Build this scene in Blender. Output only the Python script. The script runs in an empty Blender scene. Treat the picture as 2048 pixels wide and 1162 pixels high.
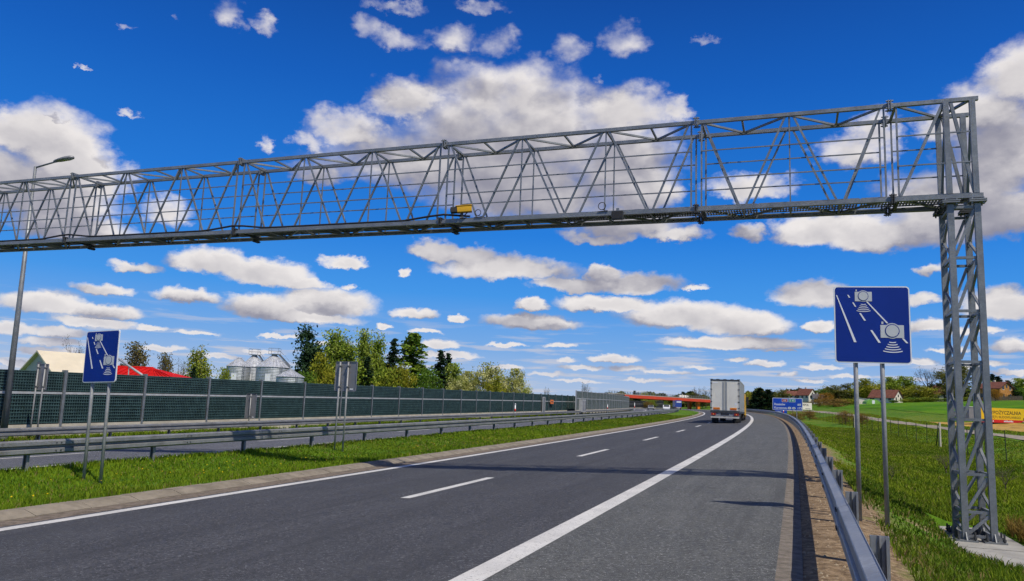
import bpy, math, random
import numpy as np
from mathutils import Vector, Matrix, Euler

random.seed(7)
RNG = np.random.default_rng(7)
scene = bpy.context.scene
COL = scene.collection

# ------------------------------------------------------------------ camera
PW, PH = 2048.0, 1162.0          # photograph size: only used to read directions off it
FPX, PITCH, ROLL, CAMH = 1550.0, math.radians(8.5), math.radians(2.2), 1.62
cam_data = bpy.data.cameras.new('camera')
cam_data.sensor_fit = 'HORIZONTAL'
cam_data.sensor_width = 36.0
cam_data.lens = FPX / PW * 36.0
cam_data.clip_start = 0.1
cam_data.clip_end = 6000.0
cam = bpy.data.objects.new('camera', cam_data)
cam.location = (0, 0, CAMH)
cam.rotation_euler = (Matrix.Rotation(math.pi / 2 + PITCH, 3, 'X') @ Matrix.Rotation(ROLL, 3, 'Z')).to_euler()
COL.objects.link(cam)
scene.camera = cam


def ray(px, py):
    """unit direction in the place seen at a point of the photograph"""
    u, v = px - PW / 2, -(py - PH / 2)
    c, s = math.cos(ROLL), math.sin(ROLL)
    u2, v2 = c * u - s * v, s * u + c * v
    d = Vector((u2, FPX * math.cos(PITCH) - v2 * math.sin(PITCH), FPX * math.sin(PITCH) + v2 * math.cos(PITCH)))
    return d.normalized()


def at(px, py, Y):
    d = ray(px, py)
    return Vector((0, 0, CAMH)) + d * (Y / d.y)


# ------------------------------------------------------------------ sun, sky, exposure
SUN_EL = math.radians(55.0)
SUN_AZ = math.atan2(0.396, -0.549)            # clockwise from +Y (north of the sky texture)
sun_dir = Vector((math.sin(SUN_AZ) * math.cos(SUN_EL), math.cos(SUN_AZ) * math.cos(SUN_EL), math.sin(SUN_EL)))
sl = bpy.data.lights.new('sun', 'SUN')
sl.energy = 4.2
sl.angle = math.radians(0.53)
sl.color = (1.0, 0.93, 0.82)
sun = bpy.data.objects.new('sun', sl)
sun.rotation_euler = (-sun_dir).to_track_quat('-Z', 'Y').to_euler()
sun.location = sun_dir * 50
COL.objects.link(sun)

scene.view_settings.view_transform = 'Standard'
scene.view_settings.look = 'None'
scene.view_settings.exposure = 0.0
scene.view_settings.gamma = 1.0
scene.cycles.max_bounces = 6
scene.cycles.diffuse_bounces = 2
scene.cycles.glossy_bounces = 2
scene.cycles.transparent_max_bounces = 8
scene.cycles.caustics_reflective = False
scene.cycles.caustics_refractive = False
scene.cycles.use_adaptive_sampling = True
scene.cycles.adaptive_threshold = 0.02
scene.cycles.adaptive_min_samples = 8


class NT:
    """small helper that wires shader nodes"""
    def __init__(self, tree):
        self.t = tree
        self.n = tree.nodes
        self.l = tree.links

    def new(self, typ, **kw):
        nd = self.n.new(typ)
        for k, v in kw.items():
            setattr(nd, k, v)
        return nd

    def put(self, sock, val):
        if isinstance(val, bpy.types.NodeSocket):
            self.l.new(val, sock)
        elif val is not None:
            sock.default_value = val

    def math(self, op, a, b=None, c=None, clamp=False):
        nd = self.new('ShaderNodeMath', operation=op, use_clamp=clamp)
        self.put(nd.inputs[0], a)
        if b is not None:
            self.put(nd.inputs[1], b)
        if c is not None:
            self.put(nd.inputs[2], c)
        return nd.outputs[0]

    def vec(self, op, a, b=None, c=None, out=0):
        nd = self.new('ShaderNodeVectorMath', operation=op)
        self.put(nd.inputs[0], a)
        if b is not None:
            self.put(nd.inputs[1], b)
        if c is not None:
            self.put(nd.inputs[2], c)
        return nd.outputs[1] if op in ('DOT_PRODUCT', 'LENGTH', 'DISTANCE') else nd.outputs[0]

    def mix(self, f, a, b):
        nd = self.new('ShaderNodeMix', data_type='RGBA')
        self.put(nd.inputs[0], f)
        self.put(nd.inputs[6], a)
        self.put(nd.inputs[7], b)
        return nd.outputs[2]

    def smooth(self, x, lo, hi, a=0.0, b=1.0):
        nd = self.new('ShaderNodeMapRange', interpolation_type='SMOOTHSTEP')
        self.put(nd.inputs[0], x)
        for i, v in enumerate((lo, hi, a, b)):
            self.put(nd.inputs[1 + i], v)
        return nd.outputs[0]

    def noise(self, vec, scale, detail=4.0, rough=0.5, dist=0.0, color=False):
        nd = self.new('ShaderNodeTexNoise')
        if vec is not None:
            self.put(nd.inputs['Vector'], vec)
        nd.inputs['Scale'].default_value = scale
        nd.inputs['Detail'].default_value = detail
        nd.inputs['Roughness'].default_value = rough
        nd.inputs['Distortion'].default_value = dist
        return nd.outputs['Color'] if color else nd.outputs['Fac']


# cumulus clouds of that day: centre x, y, half width, half height (read off the photograph
# and turned into compass direction and elevation), thickness
CLOUDS = [
    (1025, 195, 160, 80, 1), (1050, 260, 250, 110, 1), (815, 200, 80, 52, 1), (700, 255, 80, 48, .9), (615, 285, 45, 26, .6),
    (1250, 220, 95, 55, 1), (1345, 217, 38, 30, .8), (930, 325, 270, 75, 1), (1050, 372, 200, 80, 1), (1235, 320, 120, 110, 1),
    (1255, 440, 110, 42, 1), (1345, 466, 75, 20, .9), (1200, 474, 80, 17, .8), (1290, 385, 65, 60, 1), (640, 345, 70, 30, .7),
    (740, 55, 34, 30, .75), (800, 78, 58, 24, .7), (790, 12, 60, 15, .6), (905, 68, 50, 32, .65), (995, 80, 44, 32, .65),
    (965, 6, 50, 15, .6), (1135, 95, 38, 46, .6), (1240, 80, 46, 36, .7), (1195, 155, 14, 12, .5),
    (460, 25, 34, 34, .65), (528, 45, 27, 20, .6), (530, 285, 20, 26, .5), (255, 53, 24, 9, .55), (360, 48, 14, 8, .45),
    (168, 139, 22, 6, .45), (261, 221, 24, 13, .6), (1415, 78, 22, 14, .45),
    (30, 262, 85, 60, 1), (90, 275, 90, 75, 1), (145, 312, 100, 82, 1), (195, 350, 78, 55, 1), (60, 370, 190, 80, 1),
    (110, 445, 110, 40, .85), (330, 420, 65, 40, .6), (210, 460, 90, 30, .7),
    (2045, 140, 90, 75, 1), (1965, 215, 95, 60, 1), (2010, 300, 130, 110, 1), (1895, 245, 62, 50, 1), (1890, 385, 130, 62, 1),
    (1640, 457, 85, 40, 1), (1750, 462, 120, 42, 1), (1885, 440, 150, 55, 1), (2005, 430, 110, 52, 1), (1503, 464, 38, 24, .85),
    (1705, 300, 75, 42, .85), (1750, 258, 55, 60, .75), (1490, 375, 90, 32, .9),
    (1622, 590, 88, 26, 1), (1840, 600, 50, 15, .8), (2015, 607, 95, 32, 1), (1640, 651, 32, 13, .9), (1850, 650, 62, 14, .9),
    (1857, 543, 30, 14, .75), (1835, 723, 48, 8, .8), (2025, 690, 55, 18, .8),
    (1219, 607, 110, 18, .9), (1365, 630, 125, 27, 1), (1485, 648, 92, 24, 1), (1465, 685, 140, 13, 1),
    (870, 498, 50, 22, 1), (930, 511, 68, 20, 1), (1017, 536, 135, 24, 1), (1140, 568, 78, 16, 1), (1263, 565, 95, 22, 1), (1210, 545, 36, 15, 1),
    (828, 626, 50, 12, .9), (920, 636, 17, 7, .8), (811, 545, 17, 9, .8), (1065, 609, 32, 12, .9), (1061, 643, 92, 16, 1),
    (877, 689, 40, 10, .9), (900, 711, 65, 8, .8), (1228, 717, 52, 8, .9), (1162, 736, 52, 6, .8), (1255, 738, 42, 7, .8),
    (1527, 727, 40, 8, .9), (1474, 718, 24, 6, .8), (1575, 747, 25, 6, .8), (1096, 748, 40, 5, .7), (1131, 720, 16, 6, .8),
    (430, 525, 95, 25, 1), (520, 541, 105, 26, 1), (602, 562, 64, 14, .9), (272, 531, 58, 13, .75), (206, 578, 64, 13, .9), (373, 591, 70, 16, .9),
    (525, 612, 78, 24, 1), (600, 632, 125, 13, .9), (652, 604, 98, 28, 1), (690, 523, 50, 12, .85), (769, 651, 18, 7, .8),
    (88, 606, 95, 22, 1), (210, 622, 75, 16, .9), (185, 643, 85, 12, .9), (24, 656, 60, 15, .9), (118, 664, 62, 12, .9),
    (100, 683, 66, 9, .9), (92, 702, 70, 9, .9), (395, 668, 48, 5, .7),
    (320, 698, 60, 6, .8), (440, 712, 46, 6, .8), (300, 655, 40, 6, .7), (560, 672, 44, 5, .7), (660, 690, 40, 6, .8), (520, 700, 40, 5, .75), (850, 662, 40, 5, .7),
    (1010, 690, 46, 5, .75), (1120, 690, 40, 5, .7), (1010, 735, 40, 5, .75), (1330, 745, 60, 5, .75), (1400, 735, 36, 5, .7), (1290, 760, 60, 4, .7), (1160, 762, 60, 4, .7),
    (1640, 735, 44, 6, .75), (1700, 752, 50, 5, .7), (1620, 760, 40, 4, .7), (1560, 700, 40, 5, .6), (1950, 660, 60, 9, .75), (1960, 730, 60, 7, .75), (2030, 745, 50, 6, .75), (1900, 700, 50, 6, .7),
    (30, 725, 60, 6, .8), (180, 715, 60, 6, .75), (1075, 560, 30, 6, .5), (1390, 575, 30, 7, .55), (700, 575, 26, 6, .5),
]


def azel(px, py):
    d = ray(px, py)
    return math.atan2(d.x, d.y), math.asin(d.z)


def make_world():
    w = bpy.data.worlds.new('World')
    scene.world = w
    w.use_nodes = True
    t = NT(w.node_tree)
    t.n.clear()
    STR = 0.085
    INV = 1.0 / STR
    sky = t.new('ShaderNodeTexSky', sky_type='NISHITA', sun_disc=False)
    sky.sun_elevation = SUN_EL
    sky.sun_rotation = SUN_AZ
    sky.altitude = 300
    sky.air_density = 1.0
    sky.dust_density = 0.2
    sky.ozone_density = 2.0
    tc = t.new('ShaderNodeTexCoord')
    sp = t.new('ShaderNodeSeparateXYZ')
    t.put(sp.inputs[0], tc.outputs['Generated'])
    az = t.math('ARCTAN2', sp.outputs[0], sp.outputs[1])
    el = t.math('ARCSINE', sp.outputs[2])
    # deep blue of a clear spring noon, paler towards the horizon
    rp = t.new('ShaderNodeValToRGB')
    cr = rp.color_ramp
    stops = [(0.0, (.42, .53, .74)), (.03, (.36, .50, .76)), (.075, (.17, .39, .79)), (.14, (.045, .30, .82)), (.22, (.010, .205, .74)),
             (.40, (.002, .110, .52)), (.52, (.001, .066, .36)), (1.0, (.001, .050, .30))]
    while len(cr.elements) < len(stops):
        cr.elements.new(0.5)
    for e, (p, c) in zip(cr.elements, stops):
        e.position = p
        e.color = (c[0], c[1], c[2], 1)
    t.put(rp.inputs[0], el)
    rs = t.vec('SCALE', rp.outputs[0])
    rs.node.inputs['Scale'].default_value = INV
    blue = t.mix(0.93, sky.outputs[0], rs)

    def comb(x, y, z=None):
        c = t.new('ShaderNodeCombineXYZ')
        t.put(c.inputs[0], x)
        t.put(c.inputs[1], y)
        if z is not None:
            t.put(c.inputs[2], z)
        return c.outputs[0]
    flat = comb(az, t.math('MULTIPLY', el, 1.4))
    # billowing outlines: wide lobes, then fine curls
    w1 = t.vec('SUBTRACT', t.noise(flat, 17.0, 3.0, 0.5, 0.0, color=True), (0.5, 0.5, 0.5))
    w2 = t.vec('SUBTRACT', t.noise(flat, 54.0, 6.0, 0.60, 0.0, color=True), (0.5, 0.5, 0.5))
    a1 = t.smooth(el, 0.02, 0.30, 0.010, 0.048)
    a2 = t.smooth(el, 0.02, 0.30, 0.022, 0.044)
    wob = t.vec('ADD', t.vec('MULTIPLY', w1, comb(a1, t.math('MULTIPLY', a1, 0.6))),
                t.vec('MULTIPLY', w2, comb(a2, t.math('MULTIPLY', a2, 0.6))))
    ws = t.new('ShaderNodeSeparateXYZ')
    t.put(ws.inputs[0], wob)
    ay = t.math('ADD', el, ws.outputs[1])
    P0 = comb(t.math('ADD', az, ws.outputs[0]), ay, ay)
    P1 = t.vec('ADD', P0, (0.003, 0.010, 0.010))
    P2 = t.vec('ADD', P0, (0.020, 0.060, 0.060))
    n1 = t.noise(flat, 16.0, 6.0, 0.50)
    n2 = t.noise(t.vec('ADD', flat, (0.008, 0.020, 0.0)), 16.0, 6.0, 0.50)
    n1c = t.math('SUBTRACT', n1, 0.5)
    relief = t.math('SUBTRACT', n1, n2)
    soft_lo = t.smooth(el, 0.10, 0.42, -0.26, -0.42)
    soft_hi = t.math('ADD', t.smooth(el, 0.10, 0.40, 0.52, 0.92), t.smooth(el, 0.39, 0.44, 0.0, 0.35))
    rough = t.math('ADD', t.smooth(el, 0.03, 0.35, 0.8, 1.3), t.smooth(el, 0.385, 0.43, 0.0, 1.9))

    # free clouds: low streaks near the horizon, and the sky round about
    cs = comb(az, t.math('MULTIPLY', t.math('POWER', t.math('MAXIMUM', el, 0.0005), 0.55), 6.0))
    low = t.noise(cs, 11.0, 6.0, 0.55)
    lowf = t.math('MULTIPLY', t.math('MULTIPLY', t.smooth(low, 0.50, 0.66), t.smooth(el, 0.0, 0.015)), t.smooth(el, 0.13, 0.05, 0.0, 0.75))
    hazy = t.mix(lowf, blue, tuple(v * INV for v in (.60, .60, .66)) + (1,))

    blobs = []
    for (x, y, rx, ry, th) in CLOUDS:
        a0, e0 = azel(x, y)
        ra = (azel(x + rx, y)[0] - azel(x - rx, y)[0]) / 2
        re = (azel(x, y - ry)[1] - azel(x, y + ry)[1]) / 2
        if e0 > 0.40 and th < 1:
            th -= 0.22
            ra *= 1.25
            re *= 1.2
        blobs.append((a0, e0 - re * 0.2, ra * 1.10, re * (1.34 if e0 < 0.2 else 1.12), th))

    def background(col, tt=None):
        tt = tt or t
        bg = tt.new('ShaderNodeBackground')
        tt.put(bg.inputs['Color'], col)
        bg.inputs['Strength'].default_value = STR
        return bg.outputs[0]

    def group(name, ins, outs):
        g = bpy.data.node_groups.new(name, 'ShaderNodeTree')
        for n, k in ins:
            g.interface.new_socket(n, in_out='INPUT', socket_type=k)
        for n, k in outs:
            g.interface.new_socket(n, in_out='OUTPUT', socket_type=k)
        gt = NT(g)
        gi, go = gt.new('NodeGroupInput'), gt.new('NodeGroupOutput')
        return g, gt, gi.outputs, go.inputs
    VEC, FLT, RGB, SHD = 'NodeSocketVector', 'NodeSocketFloat', 'NodeSocketColor', 'NodeSocketShader'

    def field_group(bl):
        g, gt, gi, go = group('cloud_field', [('P', VEC)], [('F', FLT)])
        F = None
        k = 1.6
        for (a0, e0, ra, re, th) in bl:
            W = gt.vec('MULTIPLY_ADD', gi['P'], (1 / ra, 1 / re, -k / re), (-a0 / ra, -e0 / re, k * e0 / re))
            W = gt.vec('MAXIMUM', W, (-1e3, 0.0, 0.0))
            r2 = gt.vec('DOT_PRODUCT', W, W)
            if th < 1:
                r2 = gt.math('ADD', r2, 1 - th)
            F = r2 if F is None else gt.math('SMOOTH_MIN', F, r2, 0.22)
        gt.put(go['F'], gt.math('SUBTRACT', 1.0, F))
        return g

    def rgb(*c):
        return tuple(v * INV for v in c) + (1,)
    paint, gt, gi, go = group('cloud_light', [('f0', FLT), ('f1', FLT), ('f2', FLT), ('n', FLT), ('relief', FLT), ('rough', FLT), ('lo', FLT), ('hi', FLT),
                                              ('el', FLT), ('sky', RGB)], [('S', SHD)])
    body = gt.math('MULTIPLY_ADD', gi['n'], gi['rough'], gi['f0'])
    dens = gt.smooth(body, gi['lo'], gi['hi'])
    slope = gt.math('SUBTRACT', gi['f0'], gi['f1'])
    wide = gt.math('MAXIMUM', gt.math('MINIMUM', gt.math('SUBTRACT', gi['f0'], gi['f2']), 1.2), -0.02)
    lit = gt.math('MULTIPLY_ADD', wide, 0.42, gt.math('MULTIPLY_ADD', slope, 0.28, 0.17))
    lit = gt.math('MULTIPLY_ADD', gi['relief'], 1.15, lit)
    lit = gt.smooth(lit, -0.15, 0.95)
    grey = gt.mix(lit, rgb(.275, .27, .335), rgb(.88, .835, .81))
    core = gt.mix(gt.smooth(gi['f0'], 0.45, 1.05, 0.0, 0.30), grey, rgb(.37, .36, .40))
    # air in front of the far, low clouds
    far = gt.mix(gt.smooth(gi['el'], 0.11, 0.01, 0.0, 0.45), core, rgb(.47, .52, .68))
    gt.put(go['S'], background(gt.mix(gt.math('MULTIPLY', dens, 0.97), gi['sky'], far), gt))

    def leaf(bl):
        if not bl:
            return background(hazy)
        fg = field_group(bl)
        fs = []
        for P in (P0, P1, P2):
            nd = t.new('ShaderNodeGroup')
            nd.node_tree = fg
            t.put(nd.inputs[0], P)
            fs.append(nd.outputs[0])
        nd = t.new('ShaderNodeGroup')
        nd.node_tree = paint
        for i, v in enumerate((fs[0], fs[1], fs[2], n1c, relief, rough, soft_lo, soft_hi, el, hazy)):
            t.put(nd.inputs[i], v)
        return nd.outputs[0]

    def tree(box, bl, depth):
        """split the sky into cells so that each direction only meets the clouds near it"""
        a0, a1_, e0, e1 = box
        m = 0.06

        def near(b):
            da = max(a0 - m - b[0], 0, b[0] - a1_ - m) / b[2]
            de = max(e0 - m * .7 - b[1], 0, b[1] - e1 - m * .7) / b[3]
            return da * da + de * de + 1 - b[4] < 1.8
        bl = [b for b in bl if near(b)]
        if len(bl) <= 8 or depth >= 5:
            return leaf(bl)
        if (a1_ - a0) > (e1 - e0) * 1.6:
            mid = (a0 + a1_) / 2
            f = t.math('GREATER_THAN', az, mid)
            b1, b2 = (a0, mid, e0, e1), (mid, a1_, e0, e1)
        else:
            mid = e0 + (e1 - e0) * (0.36 if e0 < 0.01 else 0.5)
            f = t.math('GREATER_THAN', el, mid)
            b1, b2 = (a0, a1_, e0, mid), (a0, a1_, mid, e1)
        mx = t.new('ShaderNodeMixShader')
        t.put(mx.inputs[0], f)
        t.put(mx.inputs[1], tree(b1, bl, depth + 1))
        t.put(mx.inputs[2], tree(b2, bl, depth + 1))
        return mx.outputs[0]

    AZ, EL = 0.78, 0.62
    inside = tree((-AZ, AZ, 0.0, EL), blobs, 0)
    rest = t.noise(cs, 2.0, 7.0, 0.55)
    restf = t.math('MULTIPLY', t.smooth(rest, 0.50, 0.62), t.smooth(el, -0.005, 0.012, 0.0, 0.9))
    outside = background(t.mix(restf, blue, tuple(v * INV for v in (.56, .55, .57)) + (1,)))
    m1 = t.new('ShaderNodeMixShader')
    inm = t.math('MULTIPLY', t.math('LESS_THAN', t.math('ABSOLUTE', az), AZ),
                 t.math('MULTIPLY', t.math('GREATER_THAN', el, 0.0), t.math('LESS_THAN', el, EL)))
    t.put(m1.inputs[0], inm)
    t.put(m1.inputs[1], outside)
    t.put(m1.inputs[2], inside)
    out = t.new('ShaderNodeOutputWorld')
    t.put(out.inputs[0], m1.outputs[0])
    w.cycles.sampling_method = 'NONE'


make_world()


# ------------------------------------------------------------------ materials
def new_mat(name):
    m = bpy.data.materials.new(name)
    m.use_nodes = True
    t = NT(m.node_tree)
    b = t.n['Principled BSDF']
    return m, t, b


def mat(name, base, rough=0.6, metal=0.0, var=0.12, vscale=4.0, bump=0.0, bscale=40.0, spec=0.5, detail=5.0, tint=None):
    """plain procedural material: base colour broken up by noise, optional fine relief"""
    m, t, b = new_mat(name)
    tc = t.new('ShaderNodeTexCoord')
    n = t.noise(tc.outputs['Object'], vscale, detail, 0.6)
    lo = tuple(max(0.0, c * (1 - var)) for c in base) + (1,)
    hi = tuple(c * (1 + var) for c in base) + (1,) if tint is None else tuple(tint) + (1,)
    t.put(b.inputs['Base Color'], t.mix(t.smooth(n, 0.3, 0.7), lo, hi))
    b.inputs['Roughness'].default_value = rough
    b.inputs['Metallic'].default_value = metal
    b.inputs['Specular IOR Level'].default_value = spec if rough < 0.8 else min(spec, 0.12)
    if bump:
        bp = t.new('ShaderNodeBump')
        bp.inputs['Strength'].default_value = bump
        bp.inputs['Distance'].default_value = 0.02
        t.put(bp.inputs['Height'], t.noise(tc.outputs['Object'], bscale, 4.0, 0.6))
        t.put(b.inputs['Normal'], bp.outputs[0])
    return m


def wobble(t, o):
    return t.math('SUBTRACT', t.noise(o, 0.8, 4.0, 0.6), 0.5)


def asphalt(name, base, warm, tracks):
    m, t, b = new_mat(name)
    tc = t.new('ShaderNodeTexCoord')
    o = tc.outputs['Object']
    uv = t.new('ShaderNodeSeparateXYZ')
    t.put(uv.inputs[0], tc.outputs['UV'])
    grain = t.noise(o, 30.0, 3.0, 0.8)
    chips = t.noise(o, 15.0, 5.0, 0.8)
    patch = t.noise(o, 0.55, 5.0, 0.6)
    col = t.mix(t.smooth(patch, 0.35, 0.65), tuple(base) + (1,), tuple(warm) + (1,))
    col = t.mix(t.smooth(chips, 0.44, 0.58, 0.0, 0.75), col, tuple(c * 0.35 for c in base) + (1,))
    col = t.mix(t.smooth(grain, 0.54, 0.66, 0.0, 0.9), col, tuple(c * 2.9 + 0.02 for c in base) + (1,))
    if tracks:
        # polished wheel paths run along the lanes
        ph = t.math('COSINE', t.math('MULTIPLY', t.math('ADD', uv.outputs[0], 1.05), math.pi * 2 / 1.8))
        wob = t.noise(o, 0.25, 3.0, 0.5)
        f = t.math('MULTIPLY', t.smooth(ph, -0.6, 0.9), t.math('MULTIPLY', wob, 0.55))
        col = t.mix(f, col, tuple(c * 0.62 for c in base) + (1,))
    # oil and rubber down the middle of the lanes, seams of the paver, rain-washed streaks
    stretch = t.new('ShaderNodeCombineXYZ')
    t.put(stretch.inputs[0], t.math('MULTIPLY', uv.outputs[0], 1.0))
    t.put(stretch.inputs[1], t.math('MULTIPLY', uv.outputs[1], 0.06))
    streak = t.noise(stretch.outputs[0], 3.2, 5.0, 0.62)
    col = t.mix(t.smooth(streak, 0.50, 0.72, 0.0, 0.55), col, tuple(c * 0.55 for c in base) + (1,))
    col = t.mix(t.smooth(streak, 0.46, 0.28, 0.0, 0.40), col, tuple(c * 1.45 for c in base) + (1,))
    spots = t.noise(o, 2.1, 3.0, 0.5)
    col = t.mix(t.smooth(spots, 0.69, 0.76, 0.0, 0.5), col, tuple(c * 0.4 for c in base) + (1,))
    for seam in ((-3.45,) if tracks else ()):
        dq = t.math('ABSOLUTE', t.math('ADD', uv.outputs[0], t.math('MULTIPLY_ADD', wobble(t, o), 0.05, -seam)))
        col = t.mix(t.smooth(dq, 0.022, 0.006, 0.0, 0.4), col, tuple(c * 0.30 for c in base) + (1,))
    t.put(b.inputs['Base Color'], col)
    b.inputs['Roughness'].default_value = 0.82
    b.inputs['Specular IOR Level'].default_value = 0.35
    bp = t.new('ShaderNodeBump')
    bp.inputs['Strength'].default_value = 0.55
    bp.inputs['Distance'].default_value = 0.01
    t.put(bp.inputs['Height'], t.math('ADD', chips, t.math('MULTIPLY', grain, 0.5)))
    t.put(b.inputs['Normal'], bp.outputs[0])
    return m


def paint_mat(name, c):
    """road paint, worn through to the asphalt here and there"""
    m, t, b = new_mat(name)
    tc = t.new('ShaderNodeTexCoord')
    o = tc.outputs['Object']
    wear = t.noise(o, 26.0, 6.0, 0.75)
    dirt = t.noise(o, 1.3, 4.0, 0.6)
    col = t.mix(t.smooth(dirt, 0.35, 0.7), tuple(c) + (1,), tuple(v * 0.80 for v in c) + (1,))
    col = t.mix(t.smooth(wear, 0.54, 0.66, 0.0, 0.75), col, (0.12, 0.12, 0.12, 1))
    t.put(b.inputs['Base Color'], col)
    b.inputs['Roughness'].default_value = 0.7
    return m


def ground_mat():
    """grass verge; bare gritty soil under the safety barrier, dry patches, far meadow"""
    m, t, b = new_mat('verge_ground')
    tc = t.new('ShaderNodeTexCoord')
    o = tc.outputs['Object']
    uv = t.new('ShaderNodeSeparateXYZ')
    t.put(uv.inputs[0], tc.outputs['UV'])
    q = uv.outputs[0]
    n_big = t.noise(o, 0.10, 5.0, 0.6)
    n_mid = t.noise(o, 0.9, 6.0, 0.62)
    n_fin = t.noise(o, 9.0, 5.0, 0.65)
    g = t.mix(t.smooth(n_mid, 0.3, 0.7), (0.045, 0.110, 0.006, 1), (0.105, 0.200, 0.010, 1))
    g = t.mix(t.smooth(n_big, 0.45, 0.7, 0.0, 0.8), g, (0.15, 0.185, 0.022, 1))
    g = t.mix(t.smooth(n_fin, 0.5, 0.75, 0.0, 0.5), g, (0.018, 0.042, 0.004, 1))
    soil = t.mix(t.smooth(n_fin, 0.35, 0.65), (0.14, 0.095, 0.055, 1), (0.30, 0.215, 0.13, 1))
    soil = t.mix(t.smooth(t.noise(o, 30.0, 3.0, 0.6), 0.55, 0.75, 0.0, 0.7), soil, (0.055, 0.040, 0.026, 1))
    edge = t.math('ADD', q, t.math('MULTIPLY', t.math('SUBTRACT', n_mid, 0.5), 2.6))
    f = t.math('MULTIPLY', t.smooth(edge, 4.65, 3.9), t.math('GREATER_THAN', q, 0.0))
    f2 = t.math('MULTIPLY', t.smooth(n_mid, 0.56, 0.64), t.math('MULTIPLY', t.smooth(q, 7.2, 6.0), t.math('GREATER_THAN', q, 0.0)))
    col = t.mix(t.math('MAXIMUM', f, t.math('MULTIPLY', f2, 0.85)), g, soil)
    t.put(b.inputs['Base Color'], col)
    b.inputs['Roughness'].default_value = 0.95
    b.inputs['Specular IOR Level'].default_value = 0.1
    bp = t.new('ShaderNodeBump')
    bp.inputs['Strength'].default_value = 0.9
    bp.inputs['Distance'].default_value = 0.05
    t.put(bp.inputs['Height'], n_fin)
    t.put(b.inputs['Normal'], bp.outputs[0])
    return m


def field_mat():
    m, t, b = new_mat('young_cereal_field')
    tc = t.new('ShaderNodeTexCoord')
    uv = t.new('ShaderNodeSeparateXYZ')
    t.put(uv.inputs[0], tc.outputs['UV'])
    o = tc.outputs['Object']
    n = t.noise(o, 0.05, 6.0, 0.6)
    f = t.noise(o, 1.5, 5.0, 0.7)
    col = t.mix(t.smooth(n, 0.35, 0.65), (0.050, 0.150, 0.006, 1), (0.105, 0.220, 0.008, 1))
    col = t.mix(t.smooth(f, 0.45, 0.7, 0.0, 0.5), col, (0.022, 0.075, 0.005, 1))
    ph = t.math('COSINE', t.math('MULTIPLY', t.math('ADD', uv.outputs[0], t.math('MULTIPLY', n, 1.2)), math.pi * 2 / 7.0))
    col = t.mix(t.smooth(ph, 0.93, 0.99, 0.0, 0.6), col, (0.13, 0.17, 0.03, 1))
    t.put(b.inputs['Base Color'], col)
    b.inputs['Roughness'].default_value = 0.95
    b.inputs['Specular IOR Level'].default_value = 0.05
    return m


def leaf_mat(name, trans=0.25):
    """foliage: colour comes from a per-leaf tint"""
    m, t, b = new_mat(name)
    at_ = t.new('ShaderNodeAttribute', attribute_name='tint')
    t.put(b.inputs['Base Color'], at_.outputs['Color'])
    b.inputs['Roughness'].default_value = 0.75
    b.inputs['Specular IOR Level'].default_value = 0.15
    tr = t.new('ShaderNodeBsdfTranslucent')
    t.put(tr.inputs['Color'], at_.outputs['Color'])
    mx = t.new('ShaderNodeMixShader')
    mx.inputs[0].default_value = trans
    t.put(mx.inputs[1], b.outputs[0])
    t.put(mx.inputs[2], tr.outputs[0])
    t.put(t.n['Material Output'].inputs[0], mx.outputs[0])
    return m


def galv(name, base, rough=0.42, metal=0.55):
    """hot-dip galvanised steel: cloudy grey, faint spangle, dull shine"""
    m, t, b = new_mat(name)
    tc = t.new('ShaderNodeTexCoord')
    o = tc.outputs['Object']
    sp = t.new('ShaderNodeTexVoronoi')
    sp.inputs['Scale'].default_value = 38.0
    t.put(sp.inputs['Vector'], o)
    cl = t.noise(o, 2.5, 6.0, 0.65)
    c1 = t.mix(t.smooth(cl, 0.3, 0.7), tuple(v * 0.78 for v in base) + (1,), tuple(v * 1.12 for v in base) + (1,))
    gs = t.new('ShaderNodeSeparateColor')
    t.put(gs.inputs[0], sp.outputs['Color'])
    col = t.mix(t.math('MULTIPLY', gs.outputs[0], 0.40), c1, tuple(v * 0.55 for v in base) + (1,))
    grime = t.noise(o, 0.9, 7.0, 0.7)
    col = t.mix(t.smooth(grime, 0.52, 0.72, 0.0, 0.55), col, (0.095, 0.088, 0.075, 1))
    t.put(b.inputs['Base Color'], col)
    b.inputs['Metallic'].default_value = metal
    t.put(b.inputs['Roughness'], t.smooth(cl, 0.2, 0.8, rough - 0.08, rough + 0.14))
    return m


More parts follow.
